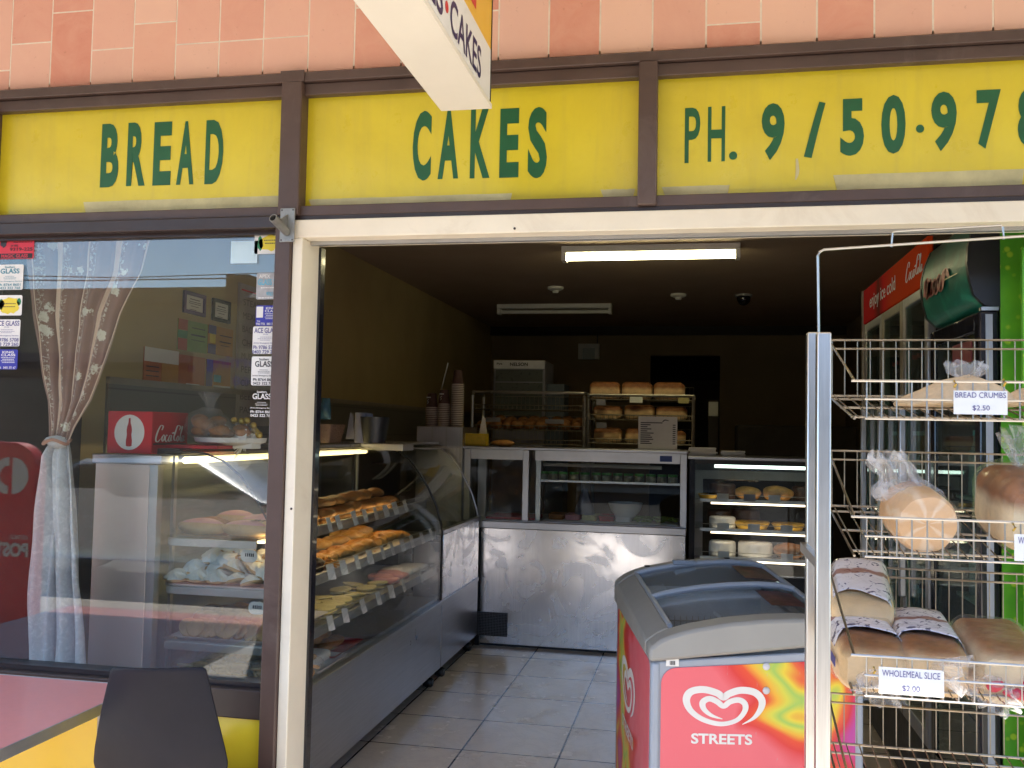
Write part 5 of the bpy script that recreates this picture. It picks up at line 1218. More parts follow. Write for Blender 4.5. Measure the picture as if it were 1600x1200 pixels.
for i, px, lab in ((0, 1129, 'top shelf under the chocolate cake'), (0, 1171, 'top shelf under the middle golden cake'), (0, 1210, 'top shelf under the right golden cake'), (1, 1130, 'second shelf under the white cake'), (1, 1178, 'second shelf under the middle tart'), (1, 1229, 'second shelf under the right tart'), (2, 1131, 'bottom shelf at the left'), (2, 1230, 'bottom shelf under the crumb topped cake')):
    p = at(px, 800, y=yc+.03); tag(solo('price_tag', MB().obox((p.x, yc+.028, CS[i]+.018), (.075, .0015, .045), (1, 0, 0), (0, 1, .15)), 'white' if (i, px) != (0, 1171) else 'dimgrey'), 'pale price tag on the cake cabinet, '+lab, 'price tag')
NP = proto('napkin', 'white', MB().obox((0, 0, .0045), (.155, .15, .008)), 'napkin', bev=.002)
for k_, px, n_ in ((0, 1098, 6), (1, 1146, 4)):
    for i in range(n_): NP((at(px, 698, y=yc+.12).x+rnd(-.006, .006), yc+.12+rnd(-.006, .006), zt_+.0005+.0092*i), rnd(-.05, .05), 'white paper napkin in the %s pile on the cake cabinet' % ('taller left', 'lower right')[k_], (1.12 if k_ == 0 else .98, 1, 1), group='%s napkin pile' % ('taller', 'lower')[k_])

# ------------------------------------------------------------------ drinks fridges along the right
M['dimcool'] = P('fridge_liner', (.20, .22, .22), .5)
fz = thing('drinks_fridge', 'tall fridge with red ENJOY ICE COLD header on the right', 'drinks fridge', (1.2, 1.7, 0))
xf = .85
part('cabinet', MB().box(xf+.06, xf+.68, .99, 1.01, .06, 2.2), 'black', fz); part('cabinet', MB().box(xf+.06, xf+.68, 2.36, 2.38, .06, 2.2), 'black', fz)
part('cabinet_back', MB().box(xf+.6, xf+.68, 1.011, 2.359, .06, 2.2), 'dimcool', fz); part('cabinet_top', MB().box(xf+.02, xf+.6, 1.011, 2.359, 2.06, 2.2), 'black', fz); part('base', MB().box(xf+.02, xf+.6, 1.011, 2.359, .02, .28), 'black', fz)
part('header', MB().box(xf-.002, xf+.019, .985, 2.375, 2.045, 2.222), 'cokehead', fz, bev=.003)
part('header_trim', MB().box(xf-.008, xf+.03, 2.376, 2.40, .06, 2.222), 'gold', fz)
mb = MB(); text(mb, 'enjoy ice cold', (xf-.0025, 2.19, 2.085), (0, -.62, 0), (0, 0, .085), .01); part('lettering', mb, 'white', fz, smooth=0)
mb = MB()
for st in STROKES: ribbon(mb, [(a, b, wd) for a, b, wd in st], (xf-.0025, 1.36, 2.10), (0, -.30, 0), (0, 0, .075), .0012)
part('script_lettering', mb, 'white', fz, smooth=0)
for k_, (ya, yb) in enumerate(((1.0, 1.44), (1.445, 1.90), (1.905, 2.36))):
    d_ = part('door', MB().box(xf+.004, xf+.012, ya+.05, yb-.05, .36, 2.0), 'fglass', fz)
    fm = MB(); fm.box(xf, xf+.03, ya, ya+.05, .30, 2.04); fm.box(xf, xf+.03, yb-.05, yb, .30, 2.04); fm.box(xf, xf+.03, ya+.05, yb-.05, .30, .36); fm.box(xf, xf+.03, ya+.05, yb-.05, 2.0, 2.04)
    part('door_frame', fm, ('alu', 'gold', 'alu')[k_], d_, bev=.004)
    part('handle', MB().box(xf-.03, xf-.001, yb-.085, yb-.055, .8, 1.6), 'alu', d_, bev=.006)
M['shelfw'] = P('white_wire_shelf', (.4, .42, .42), .5)
for z in (.55, .9, 1.25, 1.6): part('shelf', MB().box(xf+.08, xf+.59, 1.012, 2.358, z-.01, z), 'shelfw', fz)
btl = MB().lathe([(.001, 0), (.03, 0), (.032, .02), (.029, .09), (.032, .14), (.014, .19), (.013, .215), (.001, .216)], (0, 0, 0), 14); cap_ = MB().lathe([(.001, .2165), (.015, .2165), (.015, .235), (.001, .236)], (0, 0, 0), 12)
def bottle(mat, cap, cat): t = thing('drink_bottle', 'bottle', cat); part('bottle', btl, mat, t); part('cap', cap_, cap, t); return Batch(t)
B1 = bottle(P('cola_bottle', (.03, .01, .008), .15), 'redp', 'bottle'); B2 = bottle(P('water_bottle', (.16, .25, .3), .2), 'lightp', 'bottle'); B3 = bottle(P('orange_drink_bottle', (.5, .18, .02), .2), 'white', 'bottle')
NM = {0: 'cola bottle', 1: 'water bottle', 2: 'orange drink bottle'}; SHN = {.55: 'lowest', .9: 'second', 1.25: 'third', 1.6: 'top'}
for z, kk in ((.55, 1), (.9, 0), (1.25, 2), (1.6, 0)):
    for i in range(12):
        if abs((1.06+.108*i)-1.44) < .03: continue
        (B1, B2, B3)[kk]((xf+.13, 1.06+.108*i, z+.0005), 0, '%s on the %s shelf of the red-headed fridge' % (NM[kk], SHN[z]), group='%ss on the %s shelf of the red-headed fridge' % (NM[kk], SHN[z]))
# nearer fridge with green header
gz = thing('drinks_fridge', 'nearer black fridge with green header and lime green side', 'drinks fridge', (1.2, .65, 0))
xg, y0_, y1_ = .91, .34, .96
part('side_wrap', MB().box(xg, 1.55, y0_-.006, y0_-.0005, .04, 2.2), 'lime', gz)
part('cabinet', MB().box(xg, 1.55, y0_, y0_+.03, .04, 2.2), 'black', gz); part('cabinet', MB().box(xg, 1.55, y1_-.03, y1_, .04, 2.2), 'black', gz)
part('cabinet_back', MB().box(1.5, 1.55, y0_+.031, y1_-.031, .04, 2.2), 'dimcool', gz); part('cabinet_top', MB().box(xg, 1.499, y0_+.031, y1_-.031, 1.9, 2.2), 'black', gz); part('base', MB().box(xg, 1.499, y0_+.031, y1_-.031, .02, .25), 'black', gz)
hp = [(xg, 1.86), (.865, 1.868), (.835, 1.90), (.822, 1.95), (.815, 2.0), (.818, 2.05), (.83, 2.10), (.85, 2.15), (xg, 2.17)]
part('header_cap', MB().prism([(x, y0_-.004, z) for x, z in hp], (0, .022, 0)), 'black', gz)
part('header_cap', MB().prism([(x, y1_-.018, z) for x, z in hp], (0, .022, 0)), 'black', gz)
part('header', MB().prism([(x+.002, y0_+.0185, z) for x, z in hp], (0, y1_-y0_-.037, 0)), 'greenhead', gz, smooth=60)
mb = MB(); ribbon(mb, [(0, .3, .1), (.1, .9, .16), (.16, .2, .16), (.26, .8, .16), (.32, .2, .14), (.44, .7, .16), (.5, .2, .14), (.62, .75, .16), (.7, .2, .14), (.84, .8, .16), (1, .5, .08)], (.8135, .88, 1.94), (0, -.34, 0), (0, 0, .10), .0015); part('red_lettering', mb, P('dim_red_print', (.30, .02, .03), .4), gz, smooth=0)
mb = MB(); ribbon(mb, [(0, 0, .02), (.5, .14, .05), (1, .1, .02)], (.815, .86, 1.975), (0, -.42, 0), (0, 0, .1), .002); part('gold_stroke', mb, P('pale_gold_print', (.6, .55, .25), .4), gz, smooth=0)
gd = part('door', MB().box(.858, .866, y0_+.06, y1_-.06, .32, 1.79), 'fglass', gz)
fm = MB(); fm.box(.85, .908, y0_, y0_+.055, .26, 1.85); fm.box(.85, .908, y1_-.055, y1_, .26, 1.85); fm.box(.85, .908, y0_+.055, y1_-.055, .26, .32); fm.box(.85, .908, y0_+.055, y1_-.055, 1.79, 1.85)
part('door_frame', fm, 'blackgloss', gd, bev=.006)
part('door_reflection', MB().box(.868, .888, y0_-.003, y0_-.0005, .27, 1.84), 'bluegrey', gd); part('hinge', MB().box(.855, .905, y0_-.006, y0_+.02, 1.851, 1.862), 'chrome', gd)  # blue-grey strip stands in for the reflection on the black door side
part('sticker', MB().box(.853, .857, y0_+.1, y0_+.32, 1.70, 1.77), P('dim_red_sticker', (.16, .03, .03), .5), gd)
for z in (.55, .9, 1.25, 1.6): part('shelf', MB().box(.93, 1.49, y0_+.032, y1_-.032, z-.01, z), 'shelfw', gz)
for z, kk in ((.55, 2), (.9, 1), (1.25, 1), (1.6, 2)):
    for i in range(5): (B1, B2, B3)[kk]((.985, .44+.105*i, z+.0005), 0, '%s on the %s shelf of the green-headed fridge' % (NM[kk], SHN[z]), group='%ss on the %s shelf of the green-headed fridge' % (NM[kk], SHN[z]))
tag(solo('promotion_board', MB().box(.93, 1.6, .2, .215, .0, 2.02), 'lime'), 'tall lime green board at the far right beside the black fridge', 'board')

# ------------------------------------------------------------------ ice cream freezer
W_, L_ = .655, 1.0; psi = math.atan2(.193, .99)
fzr = thing('ice_cream_freezer', 'chest freezer with pink swirl print and curved glass lid', 'freezer', (-.131, .2, 0))
def fp(name, mb, mat, parent=None, **k):
    return part(name, mb, mat, parent or fzr, local=True, **k)
zf = [(0, .79), (.02, .815), (.06, .833), (.12, .850), (.235, .872), (.35, .884), (.45, .889), (.53, .886), (.60, .872), (.635, .85), (.655, .82)]
def prof_z(u, v):
    for (a, za), (b, zb_) in zip(zf, zf[1:]):
        if a <= u <= b: f = (u-a)/(b-a); return za+(zb_-za)*f+.05*v/L_*min(1, .9+u)
    return zf[-1][1]
def capb(u): return .748+.055*min(1, u/.5)
fp('body', MB().prism([(0, .002, .06), (W_, .002, .06), (W_, .002, .80), (.30, .002, .784), (0, .002, .75)], (0, L_-.004, 0)), 'bluegrey', bev=.008)
# raised cap around the lid: front and back bands, two side bands
US = [i*W_/26 for i in range(27)]
def band(v0, v1, lip=0.0, back=False):
    mb = MB(); lo = []
    for v in (v0, v1): lo.append([(u-(.012 if u == 0 else 0)+(.012 if u == US[-1] else 0), v, prof_z(u, v)-lip) for u in US]+[(u-(.012 if u == 0 else 0)+(.012 if u == US[-1] else 0), v, capb(u)) for u in reversed(US)])
    mb.loft(lo); return mb
fp('cap', band(-.016, .075), 'grey', bev=.012); fp('cap', band(L_-.075, L_+.012), 'grey', bev=.012)
def side(u0, u1):
    n_ = 12; lo = []
    for i in range(n_+1):
        v = .0755+(L_-.151)*i/n_
        uu = [u0+(u1-u0)*q/4 for q in range(5)]
        ex = lambda u: u-(.012 if u == 0 else 0)+(.012 if abs(u-W_) < 1e-6 else 0)
        lo.append([(ex(u), v, prof_z(u, v)-.001) for u in uu]+[(ex(u), v, capb(u)) for u in reversed(uu)])
    return MB().loft(lo)
fp('cap', side(0, .065), 'grey', bev=.008); fp('cap', side(W_-.065, W_), 'grey', bev=.008)
def lid(v0, v1, dz, u0=.07, u1=W_-.07):
    mb = MB(); n_ = 20
    top_ = lambda q, v: (u0+(u1-u0)*q/n_, v, prof_z(u0+(u1-u0)*q/n_, v)+dz)
    lo = []
    for v in (v0, v1):
        lo.append([top_(q, v) for q in range(n_+1)]+[(p[0], p[1], p[2]-.004) for p in (top_(q, v) for q in reversed(range(n_+1)))])
    return mb.loft(lo)
l1 = fp('lid', lid(.08, .52, -.022), 'lid'); l2 = fp('lid', lid(.50, L_-.08, -.006), 'lid')
def lrim(v, dz, r): return MB().tube([(.07+(W_-.14)*q/20, v, prof_z(.07+(W_-.14)*q/20, v)+dz) for q in range(21)], r, 8)
fp('rim', lrim(.50, -.004, .012), 'bluegrey', l2); fp('rim', lrim(L_-.085, -.002, .012), 'bluegrey', l2); fp('rim', lrim(.085, -.02, .006), 'black', l1)
for u in (.07, W_-.07):
    fp('runner', MB().tube([(u, v_*.05*L_+.05, prof_z(u, v_*.05*L_+.05)-.004) for v_ in range(1, 19)], .009, 6), 'bluegrey')
fp('lock', MB().obox((.26, L_-.085, prof_z(.26, L_)+.004), (.09, .03, .018)), 'bluegrey', l2, bev=.003)
fp('lock_slot', MB().obox((.12, L_-.02, prof_z(.12, L_)+.002), (.02, .02, .004)), 'black'); fp('lock_slot', MB().obox((.45, L_-.02, prof_z(.45, L_)+.002), (.02, .02, .004)), 'black')
def lidlabel(v0, v1, dz, nm):
    mb = MB(); lo = []
    for v in (v0, v1): lo.append([(u, v, prof_z(u, v)+dz) for u in (.44, .47, .50, .53, .57)]+[(u, v, prof_z(u, v)+dz-.001) for u in (.57, .53, .50, .47, .44)])
    fp('lid_sticker', mb.loft(lo), P(nm, (.10, .03, .025), .4, var=.9, scale=18), l1 if v0 < .5 else l2)
lidlabel(.26, .48, -.0205, 'dark_lid_sticker'); lidlabel(.62, .86, -.0045, 'faded_lid_sticker')
inn = MB()   # liner walls and floor seen through the lid
inn.box(.072, .08, .08, L_-.08, .35, .78); inn.box(W_-.08, W_-.072, .08, L_-.08, .35, .80); inn.box(.0805, W_-.0805, .08, .088, .35, .80); inn.box(.0805, W_-.0805, L_-.088, L_-.08, .35, .83); inn.box(.0805, W_-.0805, .0885, L_-.0885, .35, .36)
body = fzr.children[0]
# hollow the body under the lid
def body_shell():
    mb = MB(); ring = lambda z: [(0, .002, z), (W_, .002, z), (W_, L_-.002, z), (0, L_-.002, z)]
    o = [(0, .002), (W_, .002), (W_, L_-.002), (0, L_-.002)]; i_ = [(.068, .077), (W_-.068, .077), (W_-.068, L_-.077), (.068, L_-.077)]
    zt2 = [.748, .80, .80, .748]
    n0 = mb._q([(x, y, .06) for x, y in o]); n1 = mb._q([(x, y, z) for (x, y), z in zip(o, zt2)]); n2 = mb._q([(x, y, .75) for x, y in i_]); n3 = mb._q([(x, y, .34) for x, y in i_])
    for q in range(4):
        r = (q+1) % 4
        mb.f += [(n0+q, n0+r, n1+r, n1+q), (n1+q, n1+r, n2+r, n2+q), (n2+q, n2+r, n3+r, n3+q)]
    mb.f += [(n0+3, n0+2, n0+1, n0), (n3, n3+1, n3+2, n3+3)]
    return mb
old = body.data; body.data = body_shell().mesh('body', smooth=40); body.data.materials.append(M['bluegrey'])
fp('liner', inn, P('freezer_liner', (.72, .74, .76), .5))
bk_ = MB()
for v in (.12, .45, .48, .88):
    for z in (.5, .6, .7): bk_.tube([(.10, v, z), (W_-.10, v, z)], .003, 5)
for q in range(20):
    u = .10+(W_-.2)*q/19
    for v in (.12, .45, .48, .88): bk_.tube([(u, v, .45), (u, v, .72)], .002, 4)
fp('wire_basket', bk_, 'chrome')
pnl = MB(); pnl.prism([(p[0], -.0015, p[1]) for p in rr(.028, W_-.028, .07, .722, .045)], (0, .002, 0))
mb = MB(); pn = rr(.028, W_-.028, .07, .735, .045); pn = [(x, z if z < .5 else z-.012+.04*min(1, x/.5)) for x, z in pn]
mb.prism([(x, -.0015, z) for x, z in pn], (0, .003, 0)); fpan = fp('front_print', mb, 'swirlprint', smooth=0)
mb = MB(); pn2 = rr(.05, L_-.05, .07, .735, .03); mb.prism([(-.0015, y_, z) for y_, z in pn2], (.003, 0, 0)); span = fp('side_print', mb, 'swirlprint', smooth=0)
HP = [(710, 992, 4), (770, 950, 20), (806, 890, 32), (808, 838, 38), (770, 795, 42), (700, 785, 42), (640, 808, 40), (613, 832, 36), (580, 805, 40), (510, 785, 42), (445, 800, 42), (422, 850, 38), (445, 915, 32), (510, 968, 30), (600, 992, 28), (680, 968, 26), (722, 912, 28), (722, 866, 32), (690, 844, 34), (645, 857, 32), (613, 884, 30), (580, 857, 32), (540, 840, 34), (507, 862, 34), (512, 902, 28), (550, 940, 20), (608, 962, 4)]
hp_ = [((x-400)/430, (1005-y)/430, w__/430) for x, y, w__ in HP]
mb = MB(); ribbon(mb, hp_, (.093, -.0018, .555), (.258, 0, 0), (0, 0, .215), .0006)
text(mb, 'STREETS', (.122, -.0018, .50), (.188, 0, 0), (0, 0, .032), .03)
fp('logo', mb, 'white', fpan, smooth=0)
mb = MB(); ribbon(mb, hp_, (-.0018, .78, .42), (0, -.40, 0), (0, 0, .32), .0006); text(mb, 'STREETS', (-.0018, .74, .33), (0, -.32, 0), (0, 0, .045), .03); fp('logo', mb, 'white', span, smooth=0)
for z in (.703, .63): fp('stud', MB().ell((.352, -.003, z+.036), (.0115, .006, .0115), 14, 8), 'dimwhite')
st_ = fp('barcode_label', MB().box(.042, .082, -.0035, -.0005, .752-.018, .752+.004), 'white')
mb = MB()
for i in range(7): mb.box(.054+.0025*i, .055+.0025*i+.0004*(i % 3), -.0042, -.0036, .738, .75)
fp('bars', mb, 'ink', st_)
fp('corner_strip', MB().box(-.004, .026, -.004, .03, .07, .745), 'bluegrey', bev=.01)
for u, v in ((.07, .07), (W_-.07, .07), (.07, L_-.07), (W_-.07, L_-.07)): fp('castor', MB().tube([(u-.012, v, .03), (u+.012, v, .03)], .029, 14), 'black')
fzr.rotation_euler.z = psi
TUBC = (('white', 'blue lidded'), ('redtray', 'red'), ('yellowbox', 'yellow'), ('bluepack', 'dark blue'), ('pinkice', 'pink'), ('dimwhite', 'white'), ('choc', 'brown'), ('orangep', 'orange'))
for i, (u, v) in enumerate(((.16, .2), (.30, .19), (.44, .21), (.18, .36), (.33, .37), (.47, .35), (.2, .62), (.4, .66))):
    c_ = fzr.matrix_basis @ Vector((u, v, 0)) if False else Vector((-.131+u*math.cos(psi)-v*math.sin(psi), .2+u*math.sin(psi)+v*math.cos(psi), 0))
    q_ = MB().obox((c_.x, c_.y, .50+.02*(i % 3)), (.11, .12, .22), (math.cos(psi+.2*i), math.sin(psi+.2*i), .12*(i % 2)), (-.2, 1, .1))
    tag(solo('ice_cream_carton', q_, TUBC[i][0], bev=.004), '%s ice cream carton lying inside the chest freezer' % (TUBC[i][1] if i else 'pale'), 'carton')

# ------------------------------------------------------------------ wire bread stand in the doorway
yf, yb = -.87, -.50
rk = thing('bread_stand', 'chrome wire bread stand at the right of the doorway with sloping trays', 'bread stand', (.6, -.7, PV))
xa0, xa1 = .224, 1.06
bx0_ = .2465
part('post', MB().box(xa0, xa0+.0265, yf-.015, yf+.015, PV, 1.652), 'postchrome', rk, bev=.003, label='front steel post with worn patches')
part('post', MB().box(bx0_, bx0_+.029, yb-.018, yb+.018, PV, 1.692), 'postchrome', rk, bev=.003)
part('post', MB().box(xa1+.02, xa1+.051, yf-.015, yf+.015, PV, 1.652), 'postchrome', rk, bev=.003); part('post', MB().box(xa1+.02, xa1+.056, yb-.018, yb+.018, PV, 1.692), 'postchrome', rk, bev=.003)
for z in (.02, 1.2):
    part('side_brace', MB().box(xa0+.008, xa0+.022, yf+.016, yb-.019, z-.01, z+.01), 'chrome', rk); part('side_brace', MB().box(xa1+.028, xa1+.042, yf+.016, yb-.019, z-.01, z+.01), 'chrome', rk)
P1, P2 = at(1276, 520, y=yf), at(1276, 400, y=yf); P3 = at(1284, 391, y=yf); P4 = at(1600, 369, y=yf)
part('header_wire', MB().tube([(P1.x+.004, yf, 1.6515), (P2.x+.002, yf, P2.z), (P2.x+.005, yf, P3.z-.004), (P3.x+.004, yf, P3.z+.001), (P4.x, yf, P4.z), (1.06, yf, P4.z+.02), (1.075, yf, P4.z+.01), (1.08, yf, 1.651)], .0027, 8), 'chrome', rk)
q1, q2, q3, q4 = at(1393, 386, y=yf), at(1394, 362, y=yf), at(1567, 352, y=yf), at(1568, 374, y=yf)
part('sign_loop', MB().tube([q1, q2+Vector((0, 0, -.003)), q2+Vector((.004, 0, 0)), q3+Vector((-.004, 0, 0)), q3+Vector((0, 0, -.003)), q4], .0022, 8), 'chrome', rk)
def tray_(zf0, zb0, front_h, back_h, x0=.293, x1=xa1, pitch=.0268):
    """front lip, sloping wire floor, tall back fence"""
    def one(d, n): return part(n, d, 'wire' if n != 'front_lip' else 'chrome', tr)
    mb = MB(); yF, yB = yf-.012, yb-.02
    n_ = int((x1-x0-.02)/pitch)
    fl = MB(); fe = MB()
    for i in range(n_+1):
        xx = x0+.022+pitch*i
        mb.tube([(xx, yF, zf0+front_h), (xx, yF, zf0), (xx, yF+.02, zf0+.002)], .0017, 5)
    for i in range(int((x1-x0)/.0276)):
        xx = x0+.012+.0276*i
        fl.tube([(xx, yF+.02, zf0+.002), (xx, yB, zb0)], .0015, 5)
        fe.tube([(xx-.004, yB+.002, zb0-.004), (xx-.004, yB+.002, zb0+back_h)], .0013, 5)
    mb.tube([(x0-.006, yF, zf0+front_h), (x1, yF, zf0+front_h)], .0026, 6); mb.tube([(x0+.018, yF-.002, zf0+front_h*.52), (x1, yF-.002, zf0+front_h*.52)], .0021, 6); mb.tube([(x0+.018, yF-.002, zf0), (x1, yF-.002, zf0)], .0021, 6)
    for f in (.12, .5, .9): y = yF+(yB-yF)*f; z = zf0+(zb0-zf0)*f; fl.tube([(x0, y, z-.003), (x1, y, z-.003)], .0026, 6)
    fe.tube([(x0, yB, zb0+back_h), (x1, yB, zb0+back_h)], .0024, 6); fe.tube([(x0, yB, zb0+back_h-.02), (x1, yB, zb0+back_h-.02)], .0024, 6); fe.tube([(x0, yB, zb0), (x1, yB, zb0)], .0028, 6)
    for xx in (x0, x1):
        for z_ in (0, 1): fl.tube([(xx, yF, zf0+front_h*z_), (xx, yB, zb0+back_h*z_)], .0026, 6)
    tr = part('front_lip', mb, 'chrome', rk)
    part('tray_floor', fl, 'wire', tr); part('back_fence', fe, 'wire', tr)
T1 = (1.487, 1.545, .072, .128); T2 = (1.227, 1.295, .074, .125); T3 = (.968, 1.035, .074, .125); T4 = (.70, .765, .074, .11)
for T in (T1, T2, T3, T4): tray_(*T)
def slope_z(T, y): f = (y-(yf-.012))/((yb-.02)-(yf-.012)); return T[0]+(T[1]-T[0])*f+.004
TL = math.atan2(T1[1]-T1[0], .36)
# price cards on the lips
def card(px, lab, rows):
    a = at(px[0], px[3], y=yf-.018); b = at(px[1], px[2], y=yf-.018)
    t = thing('price_card', lab, 'price card', ((a.x+b.x)/2, yf-.018, a.z)); part('sheet', MB().box(a.x, b.x, yf-.0185, yf-.0175, a.z, b.z), 'white', t)
    mb = MB(); w_, h_ = b.x-a.x, b.z-a.z
    for body, u0, u1, v0, v1 in rows: text(mb, body, (a.x+w_*u0, yf-.0188, a.z+h_*(1-v1)), (w_*(u1-u0), 0, 0), (0, 0, h_*(v1-v0)), .0)
    part('print', mb, 'bpurple', t, smooth=0)
card((1490, 1574, 611, 647), 'white price card reading BREAD CRUMBS $2.50 on the top tray', [('BREAD CRUMBS', .03, .97, .07, .30), ('$2.50', .35, .67, .62, .86)])
card((1373, 1475, 1048, 1083), 'white price card reading WHOLEMEAL SLICE $2.00 on the third tray', [('WHOLEMEAL SLICE', .05, .94, .1, .34), ('$2.00', .36, .63, .64, .88)])
card((1585, 1680, 838, 876), 'white price card with a W at the right end of the second tray', [('W', .06, .16, .1, .36)])
for px, py in ((1491, 600), (1568, 598), (1583, 824), (1365, 1047)):
    p = at(px, py, y=yf-.014); tag(solo('paper_clip', MB().tube([p+Vector((0, 0, -.006)), p+Vector((.002, -.006, 0)), p+Vector((0, 0, .006))], .0022, 6), 'goldfoil'), {1491: 'small brass clip at the left of the BREAD CRUMBS card', 1568: 'small brass clip at the right of the BREAD CRUMBS card', 1583: 'small brass clip on the second tray lip', 1365: 'small brass clip on the third tray beside WHOLEMEAL SLICE'}[px], 'clip')
# bread crumbs bags
def sack(lab, px0, px1, pytop, yy, tieoff):
    a = at(px0, 650, y=yy); b = at(px1, 650, y=yy); zz = slope_z(T1, yy); top = at((px0+px1)/2, pytop, y=yy).z
    cx = (a.x+b.x)/2; rx = (b.x-a.x)/2; h = top-zz
    t = thing('breadcrumb_bag', lab, 'bag', (cx, yy, zz)); mb = MB(); L = []
    prf = [(0, .02), (.97, .0), (1.0, .10), (.86, .34), (.66, .58), (.46, .76), (.26, .88), (.10, .97), (.05, 1.0)]
    for r_, z_ in prf:
        L.append([Vector((cx+tieoff*z_*rx+rx*r_*math.cos(i*.2244)*(1+.12*noise.noise((i*.5, z_*3, px0))), yy+.10*r_*math.sin(i*.2244)*(1+.1*noise.noise((i*.4, z_*4, 9))), zz+.004+h*z_+.006*noise.noise((i*.6, z_*6, 2)))) for i in range(28)])
    mb.loft(L); part('crumbs', mb, 'crumbs', t, smooth=80)
    n = []
    for j in range(6):
        v = j/5; r0 = .012+.022*math.sin(v*2.2); n.append([Vector((cx+tieoff*rx+r0*(1+.35*math.sin(i*2.3+j))*math.cos(i*.3927), yy+r0*.8*math.sin(i*.3927)*(1+.3*math.cos(i*1.7)), zz+h*.93+.035*v+.006*math.sin(i*2)*v)) for i in range(16)])
    k2 = MB(); k2.loft(n, False); part('film_knot', k2, 'bagt', t)
sack('clear bag of bread crumbs tied at the top on the top tray', 1400, 1590, 590, -.74, .18)
sack('second bag of bread crumbs cut off at the right of the top tray', 1545, 1790, 596, -.70, .1)
# round loaf in a bag, second tray
rl = thing('bagged_loaf', 'round loaf in a clear twisted bag on the second tray', 'loaf', (0, 0, 0))
mb = MB(); rad = .060; L = []
for j in range(15):
    v = j/14; yy = -.08+.16*v; e = 1-abs(2*v-1)**7*.35
    if v == 0: e = .45
    L.append([Vector((rad*e*math.cos(i*.2244)*(1+.02*math.cos(i*2.1)), yy+(.012 if j == 0 else 0), rad*1.0+rad*e*math.sin(i*.2244)*(1+.02*math.sin(i*1.4)))) for i in range(28)])
mb.loft(L); part('loaf', mb, 'loafr', rl, local=True)
fm = MB(); L = []
for j in range(15):
    v = j/14; yy = -.087+.17*v; e = (1.06-abs(2*v-1)**7*.30)*(1 if j else .5)
    L.append([Vector((rad*e*math.cos(i*.2244)*(1+.05*math.sin(i*3.1+j*.2)), yy, rad*1.0+rad*e*math.sin(i*.2244)*(1+.05*math.cos(i*2.3)))) for i in range(28)])
fm.loft(L)
tl = []
for j in range(9):
    v = j/8; r0 = .058*(1-.55*v)+.008*math.sin(v*9); c = Vector((-.052*v-.012*v*v, .03-.02*v, rad*1.35+.10*v))
    tl.append([c+Vector((r0*math.cos(i*.3491)*(1+.25*math.sin(i*2.9+j*.5)), r0*.55*math.sin(i*.3491)*(1+.3*math.cos(i*2)), .012*math.sin(i*2.2)*v)) for i in range(18)])
part('bag_tail', MB().loft(tl, False), 'bagt', rl, local=True); part('film', fm, 'bag', rl, local=True)
p = at(1437, 822, y=-.80); rl.location = (p.x, -.765, slope_z(T2, -.86)+.004); rl.rotation_euler = (TL, 0, R_(4))
# tall white loaf standing on its end in a bag, second tray right
def bagged(lab, mat, size, loc, rot, labelpatch=False, film='bag', tail=None, red=False, name='bagged_loaf'):
    t = thing(name, lab, 'loaf'); wx, wy, h = size
    part('loaf', loaf_shape(wx, wy, h, .010, loc[0]*40), mat, t, local=True)
    f = loaf_shape(wx*1.06, wy*1.04, h*1.05, .012, loc[0]*9)
    for i, q in enumerate(f.v): q += Vector((noise.noise(q*38), noise.noise(q*38+Vector((5, 0, 0))), noise.noise(q*38+Vector((0, 7, 0)))))*.004
    if tail:
        L = []
        for j in range(8):
            v = j/7; r0 = .02+.026*v; c = Vector(tail[0])+(Vector(tail[1])-Vector(tail[0]))*v
            d = (Vector(tail[1])-Vector(tail[0])).normalized(); u = d.cross(Vector((.3, .2, 1))).normalized(); w2 = d.cross(u)
            L.append([c+u*r0*math.cos(i*.3491)*(1+.4*math.sin(i*2.9+j*.6))+w2*r0*.7*math.sin(i*.3491)*(1+.4*math.cos(i*2.2)) for i in range(18)])
        part('bag_tail', MB().loft(L, False), 'bagt', t, local=True)
    part('film', f, film, t, local=True)
    if labelpatch:
        lb_ = MB(); n_ = 16
        def fn(u, v):
            x = (-.5+1.0*u)*wx; y = wy*(-.20+.68*v)+(.014*math.sin(u*5)-.006)*(1-v); q = max(0, abs(2*u-1)-.72)/.28
            return Vector((x*(1.035), y, h*1.05+.010*(1-(2*x/wx)**2)+.004-.030*q*q+.0015*noise.noise((u*7, v*9, h*9))))
        lb_.grid(fn, n_, n_); part('printed_label', lb_, 'baglabel', t, local=True, sol=.0008)
        sd = MB()
        for i in range(26): sd.box(-wx*.53-.0026, -wx*.53-.0012, wy*(-.34)+.0062*i, wy*(-.34)+.0062*i+.0032, h*.42, h*.62)
        part('side_print', sd, 'bpurple', t, local=True)
    if red:
        rm = P('red_bag_print', (.6, .03, .07), .3)
        for i in range(7): part('red_print', MB().ell((rnd(-.05, .05), -wy*.53, rnd(.02, .09)), (.018, .006, .010), 10, 6, .6, 60, seed=i), rm, t, local=True)
    t.location = loc; t.rotation_euler = rot; return t
p = at(1600, 868, y=-.80)
bagged('tall white loaf in a clear bag at the right of the second tray', 'loafw', (.15, .20, .142), (p.x+.032, -.71, slope_z(T2, -.80)), (TL, 0, R_(3)), tail=((0, .02, .142), (0, .06, .215)))
